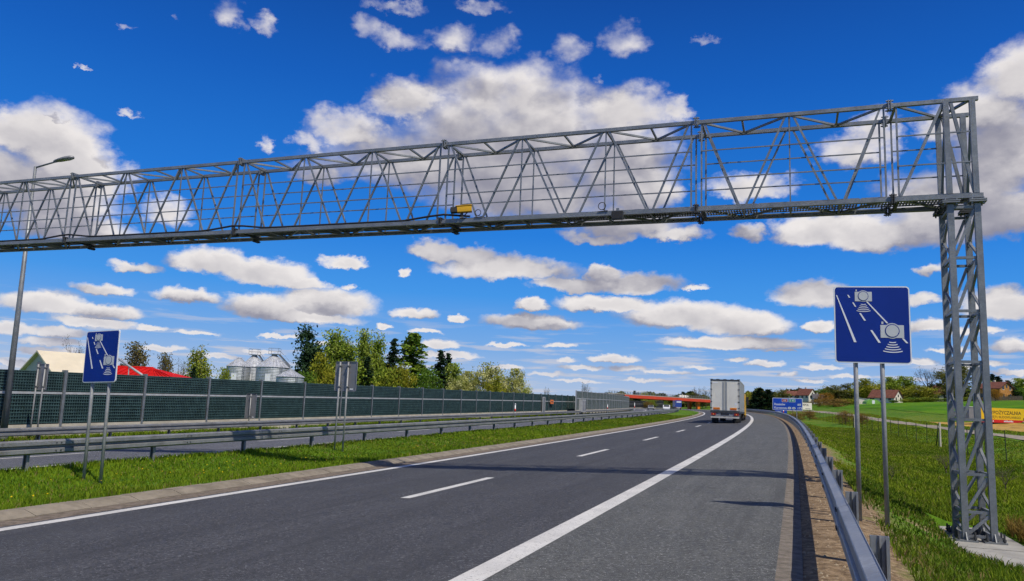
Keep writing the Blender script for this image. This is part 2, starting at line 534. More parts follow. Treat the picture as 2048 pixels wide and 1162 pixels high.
M = {
    'asphalt': asphalt('lane_asphalt', (0.062, 0.063, 0.067), (0.050, 0.051, 0.055), True),
    'shoulder': asphalt('shoulder_asphalt', (0.100, 0.102, 0.096), (0.080, 0.083, 0.080), False),
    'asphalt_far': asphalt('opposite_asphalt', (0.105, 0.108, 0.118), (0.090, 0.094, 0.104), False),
    'paint': paint_mat('road_paint', (0.62, 0.605, 0.56)),
    'ground': ground_mat(),
    'concrete': mat('old_concrete', (0.225, 0.195, 0.15), 0.9, var=0.22, vscale=3.0, bump=0.35, bscale=30),
    'slab': mat('slab_concrete', (0.33, 0.32, 0.29), 0.9, var=0.16, vscale=2.2, bump=0.2, bscale=22),
    'gutter': mat('gritty_gutter', (0.165, 0.135, 0.105), 0.95, var=0.3, vscale=9.0, bump=0.5, bscale=45),
    'edge_strip': mat('broken_edge_asphalt', (0.175, 0.152, 0.125), 0.95, var=0.28, vscale=8.0, bump=0.6, bscale=60),
    'plinth': mat('plinth_concrete', (0.52, 0.47, 0.38), 0.9, var=0.15, vscale=1.5, bump=0.2),
    'galv': galv('galvanised_steel', (0.25, 0.265, 0.275), 0.45, 0.4),
    'rail': galv('barrier_steel', (0.30, 0.32, 0.345), 0.46, 0.35),
    'rail_dull': galv('weathered_barrier_steel', (0.285, 0.288, 0.285), 0.5, 0.3),
    'post': galv('sign_post_steel', (0.33, 0.335, 0.335), 0.5, 0.15),
    'alu': mat('sign_back_aluminium', (0.24, 0.245, 0.26), 0.55, 0.25, var=0.08, vscale=2),
    'dark_steel': mat('dark_bolted_steel', (0.055, 0.058, 0.062), 0.6, 0.3, var=0.2),
    'black': mat('black_rubber', (0.018, 0.018, 0.02), 0.7, var=0.2),
    'blue': mat('sign_blue', (0.002, 0.026, 0.230), 0.55, var=0.06, vscale=1.5, spec=0.2),
    'blue2': mat('motorway_sign_blue', (0.010, 0.075, 0.52), 0.35, var=0.05, vscale=0.7),
    'white': mat('sign_white', (0.72, 0.74, 0.76), 0.35, var=0.05),
    'symbol': mat('sign_symbol_grey', (0.50, 0.52, 0.53), 0.35, var=0.05),
    'red_plate': mat('road_number_red', (0.42, 0.012, 0.02), 0.4, var=0.05),
    'green_plate': mat('road_number_green', (0.0, 0.30, 0.21), 0.4, var=0.05),
    'panel_green': mat('barrier_panel_green', (0.012, 0.027, 0.028), 0.7, var=0.35, vscale=1.2, spec=0.2),
    'lattice': mat('barrier_mesh_green', (0.050, 0.095, 0.095), 0.6, 0.0, var=0.25, vscale=2.0, spec=0.3),
    'panel_grey': mat('barrier_panel_grey', (0.085, 0.110, 0.105), 0.55, var=0.2, vscale=1.0),
    'lattice_grey': mat('barrier_mesh_grey', (0.16, 0.19, 0.185), 0.5, 0.1, var=0.2, vscale=1.0),
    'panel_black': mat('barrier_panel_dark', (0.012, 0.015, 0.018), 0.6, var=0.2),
    'pale_rail': mat('pale_barrier_steel', (0.45, 0.46, 0.46), 0.5, 0.2, var=0.12),
    'yellow': mat('camera_yellow', (0.60, 0.33, 0.003), 0.4, var=0.06),
    'lamp_grey': mat('lamp_housing_grey', (0.20, 0.205, 0.21), 0.45, 0.2),
    'lens': mat('lamp_glass', (0.30, 0.31, 0.31), 0.12, var=0.05, spec=0.8),
    'bridge_red': mat('girder_red_paint', (0.56, 0.055, 0.02), 0.6, var=0.12, vscale=0.4),
    'bridge_conc': mat('bridge_concrete', (0.34, 0.32, 0.29), 0.85, var=0.15, vscale=0.5),
    'orange': mat('orange_paint', (0.75, 0.17, 0.015), 0.5, var=0.1),
    'trailer': mat('trailer_grey', (0.74, 0.71, 0.61), 0.42, 0.15, var=0.07, vscale=0.8),
    'curtain': mat('trailer_curtain_grey', (0.27, 0.28, 0.28), 0.5, var=0.1, vscale=1.2),
    'trailer_trim': mat('trailer_frame_pale', (0.48, 0.48, 0.45), 0.4, 0.3, var=0.08),
    'truck_yellow': mat('cab_yellow', (0.75, 0.42, 0.01), 0.3, var=0.05),
    'warn': mat('warning_orange', (0.72, 0.23, 0.012), 0.45, var=0.15, vscale=12),
    'tail_red': mat('tail_lamp_red', (0.30, 0.012, 0.012), 0.25, var=0.1),
    'dirty_white': mat('dirty_white_bumper', (0.50, 0.48, 0.43), 0.5, var=0.15, vscale=3),
    'glass': mat('dark_glass', (0.02, 0.025, 0.03), 0.08, var=0.1, spec=0.8),
    'car_white': mat('car_white_paint', (0.74, 0.74, 0.74), 0.25, var=0.03),
    'truck_blue': mat('truck_blue_paint', (0.03, 0.07, 0.30), 0.35, var=0.08),
    'silo': galv('silo_corrugated_steel', (0.52, 0.55, 0.58), 0.40, 0.45),
    'silo_roof': galv('silo_roof_steel', (0.58, 0.60, 0.63), 0.40, 0.35),
    'red_roof': mat('red_sheet_roof', (0.52, 0.010, 0.008), 0.8, var=0.12, vscale=0.5),
    'cream_roof': mat('cream_sheet_roof', (0.66, 0.58, 0.42), 0.6, var=0.06, vscale=0.6),
    'cream_wall': mat('cream_wall', (0.55, 0.52, 0.47), 0.8, var=0.08, vscale=0.6),
    'white_wall': mat('white_wall', (0.68, 0.64, 0.56), 0.8, var=0.08, vscale=0.6),
    'brown_roof': mat('brown_tile_roof', (0.16, 0.065, 0.045), 0.8, var=0.25, vscale=1.5, bump=0.4, bscale=6),
    'grey_roof': mat('dark_grey_roof', (0.085, 0.08, 0.085), 0.75, var=0.2, vscale=1.2),
    'ochre_wall': mat('ochre_brick_wall', (0.42, 0.20, 0.06), 0.85, var=0.2, vscale=1.5, bump=0.3, bscale=8),
    'window': mat('window_dark', (0.03, 0.035, 0.045), 0.15, var=0.1),
    'wood': mat('weathered_wood', (0.16, 0.125, 0.09), 0.9, var=0.3, vscale=6),
    'fence_post': mat('fence_post_green', (0.05, 0.065, 0.035), 0.8, var=0.3, vscale=8),
    'banner_yellow': mat('banner_yellow', (0.82, 0.50, 0.004), 0.55, var=0.05, vscale=0.4),
    'banner_red': mat('banner_red', (0.62, 0.010, 0.008), 0.55, var=0.06, vscale=0.5),
    'ink': mat('lettering_dark', (0.075, 0.04, 0.01), 0.6, var=0.1),
    'ink_black': mat('lettering_black', (0.02, 0.02, 0.025), 0.6, var=0.1),
    'cream_board': mat('cream_board', (0.72, 0.68, 0.58), 0.6, var=0.05),
    'refl_red': mat('reflector_red', (0.65, 0.03, 0.015), 0.4, var=0.05),
    'path': mat('gravel_track', (0.27, 0.235, 0.18), 0.95, var=0.3, vscale=0.8, bump=0.4, bscale=10),
    'soil': mat('ploughed_soil', (0.40, 0.25, 0.06), 0.95, var=0.3, vscale=0.7, bump=0.5, bscale=5),
    'field': field_mat(),
    'bark': mat('grey_brown_bark', (0.105, 0.085, 0.065), 0.95, var=0.3, vscale=3, bump=0.4, bscale=12),
    'birch_bark': mat('pale_birch_bark', (0.42, 0.40, 0.36), 0.9, var=0.35, vscale=5),
    'leaf': leaf_mat('foliage'),
    'blade': leaf_mat('grass_blade', 0.30),
    'gravel': mat('loose_stone', (0.33, 0.26, 0.17), 0.95, var=0.35, vscale=3),
}


# ------------------------------------------------------------------ mesh helpers
class MB:
    """collects simple shapes; build() links them as ONE mesh object"""
    def __init__(self):
        self.v = []
        self.f = []

    def poly(self, pts):
        i = len(self.v)
        self.v += [tuple(p) for p in pts]
        self.f.append(tuple(range(i, i + len(pts))))
        return self

    def hexa(self, p):
        """8 points: bottom ring 0-3, top ring 4-7"""
        i = len(self.v)
        self.v += [tuple(a) for a in p]
        for f in ((0, 3, 2, 1), (4, 5, 6, 7), (0, 1, 5, 4), (1, 2, 6, 5), (2, 3, 7, 6), (3, 0, 4, 7)):
            self.f.append(tuple(i + k for k in f))
        return self

    def box(self, x0, x1, y0, y1, z0, z1):
        return self.hexa([(x0, y0, z0), (x1, y0, z0), (x1, y1, z0), (x0, y1, z0),
                          (x0, y0, z1), (x1, y0, z1), (x1, y1, z1), (x0, y1, z1)])

    def bar(self, a, b, w, h=None, up=(0, 0, 1)):
        a, b = Vector(a), Vector(b)
        h = h or w
        d = (b - a).normalized()
        up = Vector(up)
        if abs(d.dot(up)) > 0.98:
            up = Vector((0, 1, 0)) if abs(d.y) < 0.9 else Vector((1, 0, 0))
        s = d.cross(up).normalized() * (w / 2)
        u = s.cross(d).normalized() * (h / 2)
        return self.hexa([a - s - u, a + s - u, a + s + u, a - s + u, b - s - u, b + s - u, b + s + u, b - s + u])

    def tube(self, pts, radii, n=8, cap=True):
        pts = [Vector(p) for p in pts]
        if not hasattr(radii, '__len__'):
            radii = [radii] * len(pts)
        base = len(self.v)
        prev = None
        for k, p in enumerate(pts):
            d = (pts[min(k + 1, len(pts) - 1)] - pts[max(k - 1, 0)])
            d = d.normalized() if d.length > 1e-9 else Vector((0, 0, 1))
            ref = prev if prev is not None and abs(prev.dot(d)) < 0.95 else (Vector((1, 0, 0)) if abs(d.x) < 0.8 else Vector((0, 1, 0)))
            s = (ref - d * ref.dot(d)).normalized()
            prev = s
            u = d.cross(s)
            for j in range(n):
                a = 2 * math.pi * j / n
                self.v.append(tuple(p + (s * math.cos(a) + u * math.sin(a)) * radii[k]))
        for k in range(len(pts) - 1):
            for j in range(n):
                a, b = base + k * n + j, base + k * n + (j + 1) % n
                self.f.append((a, b, b + n, a + n))
        if cap:
            self.f.append(tuple(base + j for j in reversed(range(n))))
            self.f.append(tuple(base + (len(pts) - 1) * n + j for j in range(n)))
        return self

    def prism(self, poly, a, b, axis='y'):
        """2-D outline (x, z) pulled from a to b along y (or (y, z) along x, or (x, y) along z)"""
        def P(p, t):
            return {'y': (p[0], t, p[1]), 'x': (t, p[0], p[1]), 'z': (p[0], p[1], t)}[axis]
        i, n = len(self.v), len(poly)
        self.v += [P(p, a) for p in poly] + [P(p, b) for p in poly]
        self.f.append(tuple(i + k for k in range(n)))
        self.f.append(tuple(i + n + k for k in reversed(range(n))))
        for k in range(n):
            self.f.append((i + k, i + n + k, i + n + (k + 1) % n, i + (k + 1) % n))
        return self

    def lathe(self, prof, n=24, c=(0, 0)):
        i = len(self.v)
        for (r, z) in prof:
            for j in range(n):
                a = 2 * math.pi * j / n
                self.v.append((c[0] + r * math.cos(a), c[1] + r * math.sin(a), z))
        for k in range(len(prof) - 1):
            for j in range(n):
                a, b = i + k * n + j, i + k * n + (j + 1) % n
                self.f.append((a, b, b + n, a + n))
        return self

    def grid(self, rows):
        i, w = len(self.v), len(rows[0])
        for r in rows:
            self.v += [tuple(p) for p in r]
        for a in range(len(rows) - 1):
            for b in range(w - 1):
                k = i + a * w + b
                self.f.append((k, k + 1, k + w + 1, k + w))
        return self

    def mesh(self, name, m, smooth=False, off=None):
        me = bpy.data.meshes.new(name)
        v = self.v if off is None else [(p[0] - off[0], p[1] - off[1], p[2] - off[2]) for p in self.v]
        me.from_pydata(v, [], self.f)
        me.materials.append(M[m] if isinstance(m, str) else m)
        if smooth:
            me.polygons.foreach_set('use_smooth', [True] * len(me.polygons))
        me.update()
        return me

    def build(self, name, m, parent=None, smooth=False, world=False):
        """world=True: coordinates are of the place, the parent only sits at a location"""
        off = None
        if world and parent is not None:
            off = Vector(parent.location)
            if parent.parent is not None:
                off = off + Vector(parent.parent.location)
        o = bpy.data.objects.new(name, self.mesh(name, m, smooth, off))
        COL.objects.link(o)
        if parent is not None:
            o.parent = parent
        return o


def smooth_edges(o, angle=40):
    me = o.data
    me.polygons.foreach_set('use_smooth', [True] * len(me.polygons))
    me.set_sharp_from_angle(angle=math.radians(angle))


def empty(name, loc, rz=0.0):
    o = bpy.data.objects.new(name, None)
    o.empty_display_size = 0.2
    o.location = loc
    o.rotation_euler = (0, 0, rz)
    COL.objects.link(o)
    return o


def tag(o, label, cat, group=None):
    o['label'] = label
    o['category'] = cat
    if group:
        o['group'] = group
    return o


def struct(o):
    o['kind'] = 'structure'
    return o


def stuff(o, label=None, cat=None):
    o['kind'] = 'stuff'
    if label:
        o['label'] = label
        o['category'] = cat
    return o


def child(name, me, parent, loc=(0, 0, 0), rot=(0, 0, 0), scale=(1, 1, 1)):
    o = bpy.data.objects.new(name, me)
    COL.objects.link(o)
    o.parent = parent
    o.location = loc
    o.rotation_euler = rot
    o.scale = scale
    return o


def copy_tree(o, parent=None):
    c = o.copy()
    COL.objects.link(c)
    c.parent = parent
    for ch in list(o.children):
        copy_tree(ch, c)
    return c


def rounded(x0, x1, z0, z1, r, n=5):
    pts = []
    for cx, cz, a0 in ((x1 - r, z0 + r, -90), (x1 - r, z1 - r, 0), (x0 + r, z1 - r, 90), (x0 + r, z0 + r, 180)):
        for k in range(n + 1):
            a = math.radians(a0 + 90 * k / n)
            pts.append((cx + r * math.cos(a), cz + r * math.sin(a)))
    return pts


def text(name, body, size, m, parent, loc, width=None, rot=(math.pi / 2, 0, 0), align='LEFT', depth=0.002, bold=0.0):
    cu = bpy.data.curves.new(name, 'FONT')
    cu.body = body
    cu.size = size
    cu.align_x = align
    cu.extrude = depth
    cu.offset = bold
    cu.resolution_u = 3
    tmp = bpy.data.objects.new('tmp', cu)
    COL.objects.link(tmp)
    bpy.context.view_layer.update()
    me = bpy.data.meshes.new_from_object(tmp.evaluated_get(bpy.context.evaluated_depsgraph_get()))
    bpy.data.objects.remove(tmp)
    bpy.data.curves.remove(cu)
    me.name = name
    me.materials.clear()
    me.materials.append(M[m])
    sx = 1.0
    if width:
        xs = [v.co.x for v in me.vertices]
        sx = width / max(1e-6, max(xs) - min(xs))
    return child(name, me, parent, loc, rot, (sx, 1, 1))


# ------------------------------------------------------------------ the line of the motorway
# s runs along the right-hand edge line, q to the right of it; the road leans and climbs with x
KP = 0.043
RX0, RC = -3.152750698497672, (0.35775439200693915, -0.0003037791933373821, -3.2951044625512544e-06, 5.272646798957175e-09)
SS = np.arange(-80.0, 1600.0, 0.5)
_sc = np.clip(SS, 0, 400)
ST = RC[0] + RC[1] * _sc + RC[2] * _sc ** 2 + RC[3] * _sc ** 3
_i0 = int(np.argmin(np.abs(SS)))
SX = np.cumsum(np.sin(ST)) * 0.5
SY = np.cumsum(np.cos(ST)) * 0.5
SX += RX0 - SX[_i0]
SY -= SY[_i0]


def lean(x):
    x = np.asarray(x, float)
    return KP * (np.where(x > 170, 170 + (x - 170) * 0.25, np.where(x < -60, -60 + (x + 60) * 0.1, x)))


def xy(s, q):
    t = np.interp(s, SS, ST)
    return np.interp(s, SS, SX) + q * np.cos(t), np.interp(s, SS, SY) - q * np.sin(t)


def RP(s, q, rel=0.0):
    x, y = xy(s, q)
    return Vector((float(x), float(y), float(lean(x)) + rel))


def heading(s):
    return float(np.interp(s, SS, ST))


def sq_of(x, y):
    i = int(np.argmin((SX - x) ** 2 + (SY - y) ** 2))
    dx, dy, t = x - SX[i], y - SY[i], ST[i]
    return SS[i] + dx * math.sin(t) + dy * math.cos(t), dx * math.cos(t) - dy * math.sin(t)


RELQ = [(-400, -0.5), (-60, -0.3), (-32, 0.1), (-28, 0.28), (-25.2, 0.30), (-24.95, 0.22), (-24.9, -0.35), (2.70, -0.35), (2.90, -0.03), (3.6, -0.02), (4.1, -0.13),
        (5.0, -0.50), (5.9, -0.86), (6.8, -0.98), (8.5, -1.33), (13, -1.42), (20, -1.15), (25, -1.10), (30, -1.05), (55, 0.10), (95, 1.2), (200, 3.0), (420, 6.0)]
_rq = np.array([a for a, b in RELQ])
_rr = np.array([b for a, b in RELQ])


def rel_at(s, q):
    s, q = np.asarray(s, float), np.asarray(q, float)
    r = np.interp(q, _rq, _rr)
    u = np.clip((s - 110) / 100, 0, 1)
    r = r + 1.5 * (u * u * (3 - 2 * u)) * np.clip((q - 10) / 16, 0, 1)
    # hollow dug for the gantry footing
    r = r - 0.4 * ((s > 15.45) & (s < 19.9) & (q > 5.42) & (q < 6.66))
    # uneven slope
    wv = np.clip((q - 3.9) / 2, 0, 1) * np.clip((60 - q) / 20, 0, 1)
    r = r + wv * (0.05 * np.sin(s * 0.9 + q * 0.7) * np.sin(q * 1.3 - s * 0.31) + 0.07 * np.sin(s * 0.23 + 1.0) * np.sin(q * 0.41 + s * 0.11))
    return r


def ground_z(x, y):
    s, q = sq_of(x, y)
    return float(lean(x) + rel_at(s, q))


def uv_grid(name, m, srange, qs, relf, parent=None):
    """sheet on the road frame; uv = (q, s)"""
    sv, qv = np.asarray(srange, float), np.asarray(qs, float)
    Sg, Qg = np.meshgrid(sv, qv, indexing='ij')
    X, Y = xy(Sg, Qg)
    Z = lean(X) + relf(Sg, Qg)
    n, k = Sg.shape
    co = np.stack([X, Y, Z], -1).reshape(-1, 3)
    idx = np.arange(n * k).reshape(n, k)
    quads = np.stack([idx[:-1, :-1], idx[:-1, 1:], idx[1:, 1:], idx[1:, :-1]], -1).reshape(-1, 4)
    me = bpy.data.meshes.new(name)
    me.vertices.add(n * k)
    me.vertices.foreach_set('co', co.ravel())
    me.loops.add(quads.size)
    me.loops.foreach_set('vertex_index', quads.ravel())
    me.polygons.add(len(quads))
    me.polygons.foreach_set('loop_start', np.arange(0, quads.size, 4))
    me.polygons.foreach_set('use_smooth', np.ones(len(quads), bool))
    me.update(calc_edges=True)
    uvl = me.uv_layers.new(name='UVMap')
    uvs = np.stack([Qg, Sg], -1).reshape(-1, 2)[quads.ravel()]
    uvl.data.foreach_set('uv', uvs.ravel())
    me.materials.append(M[m])
    me.validate()
    o = bpy.data.objects.new(name, me)
    COL.objects.link(o)
    if parent is not None:
        o.parent = parent
    return o


def flat_rel(v):
    return lambda s, q: np.full_like(s, v)


# ------------------------------------------------------------------ the setting
s_near = np.concatenate([np.arange(-30, 60, 0.5), np.arange(60, 140, 1.0), np.arange(140, 420, 4.0), np.arange(420, 1500, 40.0)])
q_all = np.concatenate([[-400, -250, -150, -100, -70, -50, -40, -34, -32, -30, -28.5, -28, -27, -26, -25.2, -24.95, -24.9, 2.70, 2.9, 3.2, 3.6, 3.9],
                        np.arange(4.1, 13, 0.3), np.arange(13, 30, 1.0), np.arange(30, 60, 3.0), [65, 75, 85, 95, 120, 150, 200, 260, 330, 420]])
struct(uv_grid('ground', 'ground', s_near, q_all, rel_at))
s_road = np.concatenate([np.arange(-30, 160, 2.0), np.arange(160, 620, 6.0)])
struct(uv_grid('carriageway', 'asphalt', s_road, [-7.45, -3.67, 0.15], flat_rel(0.0)))
struct(uv_grid('hard_shoulder', 'shoulder', s_road, [0.15, 1.5, 2.72], flat_rel(0.0)))
struct(uv_grid('pavement_edge', 'edge_strip', s_road, [2.72, 2.84, 2.97], lambda s, q: np.where(q > 2.9, -0.024, np.where(q > 2.8, -0.008, 0.0))))
struct(uv_grid('gutter', 'gutter', s_road, [-7.86, -7.6, -7.45], lambda s, q: np.where(q < -7.5, 0.012, 0.0)))
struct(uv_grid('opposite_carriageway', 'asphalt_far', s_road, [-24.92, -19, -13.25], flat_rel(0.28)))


def median_rel(s, q):
    r = np.interp(q, [-13.3, -13.1, -12.7, -12.2, -11.3, -10.4, -9.2, -8.3], [0.20, 0.27, 0.29, 0.26, 0.16, 0.08, 0.08, 0.10])
    return r + 0.02 * np.sin(s * 1.7 + q * 3) * np.sin(q * 2.1 - s * 0.6)


struct(uv_grid('median_verge', 'ground', np.concatenate([np.arange(-30, 70, 0.5), np.arange(70, 420, 3.0)]), np.arange(-13.3, -8.2, 0.25), median_rel))


# kerb of separate sloping stones, each a piece; one run beyond the point where joints can be told apart
kerb = struct(empty('kerb', RP(5, -8.1)))
kprof = [(-8.32, -0.02), (-7.86, -0.02), (-7.86, 0.02), (-8.02, 0.075), (-8.10, 0.10), (-8.32, 0.11)]


def strip(prof, s0, s1, ds, relz=0.0, close=True):
    mb = MB()
    sv = [s0 + (s1 - s0) * k / max(1, int(round((s1 - s0) / ds))) for k in range(max(1, int(round((s1 - s0) / ds))) + 1)]
    n = len(prof)
    for s in sv:
        x0, y0 = xy(s, 0)
        for (q, r) in prof:
            mb.v.append(tuple(RP(s, q, r + relz)))
    for k in range(len(sv) - 1):
        for j in range(n if close else n - 1):
            a, b = k * n + j, k * n + (j + 1) % n
            mb.f.append((a, a + n, b + n, b))
    if close:
        mb.f.append(tuple(range(n)))
        mb.f.append(tuple(len(mb.v) - n + j for j in reversed(range(n))))
    return mb


s = -4.0
while s < 62:
    jz = random.uniform(-0.004, 0.004)
    strip([(a + random.uniform(-.003, .003), b + jz) for a, b in kprof], s, s + 0.985, 1.0).build('kerb_stone', 'concrete', kerb, world=True)
    s += 1.0
strip(kprof, 62, 420, 3.0).build('kerb_run', 'concrete', kerb, world=True)


# painted lines, a few millimetres above the asphalt
def line_sheet(name, s0, s1, q, w, rel, step=2.0):
    n = max(2, int((s1 - s0) / step) + 1)
    return uv_grid(name, 'paint', np.linspace(s0, s1, n), [q - w / 2, q + w / 2], flat_rel(rel))


struct(line_sheet('edge_line', -30, 420, 0.0, 0.30, 0.005))
struct(line_sheet('edge_line', -30, 420, -7.19, 0.25, 0.005))
struct(line_sheet('edge_line', -30, 420, -13.62, 0.25, 0.285))
struct(line_sheet('edge_line', -30, 420, -21.1, 0.25, 0.285))
s0 = 13.87 - 24.2
k = 0
while s0 < 330:
    struct(line_sheet('lane_dash', s0, s0 + 4.2, -3.67, 0.19, 0.005))
    struct(line_sheet('lane_dash', s0 + 1.5, s0 + 5.5, -17.3, 0.17, 0.285))
    s0 += 12.1

# the field track, the strip of ploughed soil and the young cereal field beyond it
struct(uv_grid('field_track', 'path', np.arange(20, 330, 3.0), [19.9, 20.6, 21.3, 22.0], lambda s, q: rel_at(s, q) + 0.05))
struct(uv_grid('bare_soil', 'soil', np.arange(84, 128, 2.0), np.arange(24.5, 33.1, 1.0), lambda s, q: rel_at(s, q) + 0.04))
struct(uv_grid('cereal_field', 'field', np.arange(100, 330, 4.0), [33.5, 36, 39, 42, 45, 48, 51, 54, 57, 60, 65, 70, 75], lambda s, q: rel_at(s, q) + 0.06))


# ------------------------------------------------------------------ the gantry
GT = heading(17.8)
GU = Vector((math.cos(GT), -math.sin(GT), 0))       # along the beam, to the right
GV = Vector((math.sin(GT), math.cos(GT), 0))        # along the road, away
G0 = Vector((8.88, 14.55, -0.50))
GD = 0.90                                           # depth of the beam
ZB, ZT = 6.0, 7.97
gantry = tag(empty('gantry', G0), 'grey lattice steel gantry spanning the motorway on a four-legged tower', 'gantry')


def gp(a, z, o=0.0):
    return G0 + GU * a + GV * o + Vector((0, 0, z - G0.z))


def gbar(name, p, q_, w, h=None, m='galv'):
    o = MB().bar(p, q_, w, h, up=GV).build(name, m, gantry, world=True)
    return o


JOINTS = [0.16, -1.42, -5.27, -11.37, -17.50, -23.65, -29.80, -33.2]
for (a1, a0) in zip(JOINTS[:-1], JOINTS[1:]):
    e1, e0 = a1 - (0.012 if a1 < 0 else 0), a0 + 0.012
    for o in (0.0, GD):
        gbar('top_chord', gp(e0, ZT, o), gp(e1, ZT, o), 0.078)
        gbar('bottom_chord', gp(e0, ZB, o), gp(e1, ZB, o), 0.092)


def lattice_bay(a_lo, a_hi, n, z_lo, z_hi):
    """one beam section of n panels between two flanged joints"""
    L = (a_hi - a_lo)
    top = [a_lo + L * k / n for k in range(n + 1)]
    bot = [(top[k] + top[k + 1]) / 2 for k in range(n)]
    inset = 0.13
    for o in (0.0, GD):
        for k in range(n):
            l = top[k] + (inset if k == 0 else 0.035)
            r = top[k + 1] - (inset if k == n - 1 else 0.035)
            gbar('diagonal', gp(l + 0.03, z_hi, o), gp(bot[k] - 0.05, z_lo, o), 0.040)
            gbar('diagonal', gp(bot[k] + 0.05, z_lo, o), gp(r - 0.03, z_hi, o), 0.040)
        for k in range(1, n):
            gbar('hanger', gp(top[k], z_lo + 0.05, o), gp(top[k], z_hi - 0.04, o), 0.028)
        for e in (a_lo + inset - 0.02, a_hi - inset + 0.02):
            gbar('hanger', gp(e, z_lo + 0.05, o), gp(e, z_hi - 0.04, o), 0.035)
        off = -0.028 if o == 0.0 else 0.028
        for z in (z_lo + 0.68, z_lo + 1.30):
            gbar('guard_bar', gp(a_lo + inset - 0.02, z, o + off), gp(a_hi - inset + 0.02, z, o + off), 0.024)
    for z, w in ((z_hi, 0.042), (z_lo, 0.042)):
        for k in range(n):
            mid = bot[k]
            l = top[k] + (0.12 if k == 0 else 0.02)
            r = top[k + 1] - (0.12 if k == n - 1 else 0.02)
            gbar('wind_brace', gp(l, z, 0.045), gp(mid - 0.04, z, GD - 0.045), w)
            gbar('wind_brace', gp(mid + 0.04, z, GD - 0.045), gp(r, z, 0.045), w)
            gbar('cross_strut', gp(mid, z, 0.045), gp(mid, z, GD - 0.06), w)
        for k in range(1, n):
            gbar('cross_strut', gp(top[k], z, 0.05), gp(top[k], z, GD - 0.05), w)


lattice_bay(-5.27, -1.42, 2, ZB, ZT)
for a_hi, a_lo in zip(JOINTS[2:-2], JOINTS[3:-1]):
    lattice_bay(a_lo, a_hi, 3, ZB, ZT)

# bolted flanges where the sections meet
for a in JOINTS[1:-1]:
    for o in (0.0, GD):
        for z in (ZT, ZB):
            f = MB()
            for sgn in (-1, 1):
                c = gp(a + sgn * 0.022, z, o)
                f.bar(c - GU * 0.009, c + GU * 0.009, 0.20, 0.20, up=(0, 0, 1))
            for du, dz in ((0.075, 0.075), (-0.075, 0.075), (0.075, -0.075), (-0.075, -0.075)):
                c = gp(a, z + dz, o + du)
                f.tube([c - GU * 0.07, c + GU * 0.07], 0.016, 6)
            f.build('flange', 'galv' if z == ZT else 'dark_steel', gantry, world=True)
    for o in (0.0,):
        gbar('cross_strut', gp(a + 0.11, ZT, 0.05), gp(a + 0.11, ZT, GD - 0.05), 0.05)
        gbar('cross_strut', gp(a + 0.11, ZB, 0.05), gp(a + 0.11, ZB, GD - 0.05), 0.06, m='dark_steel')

# walkway of open steel grating, one panel per bay of the beam
gr = MB()
GRW, GRL = GD - 0.16, 1.96
nb = 34
for k in range(nb):
    x = GRL * (k + 0.5) / nb
    gr.box(x - 0.012, x + 0.012, 0, GRW, 0, 0.03)
for k in range(5):
    y = GRW * k / 4
    gr.box(0, GRL, y - 0.008, y + 0.008, 0.003, 0.034)
gr_me = gr.mesh('grating', 'galv')
gang = math.atan2(GU.y, GU.x)
a = -0.02
while a > -32:
    p = gp(a - GRL, ZB + 0.055, 0.08) - G0
    child('grating', gr_me, gantry, p, (0, 0, gang))
    a -= 2.0
gr2 = MB()
gr2.box(0, GRL, 0.02, GRW - 0.02, 0.036, 0.040)
tread = gr2.mesh('tread_plate', 'galv')
a = -5.4
while a > -32:
    child('tread_plate', tread, gantry, gp(a - GRL, ZB + 0.055, 0.08) - G0, (0, 0, gang))
    a -= 2.0


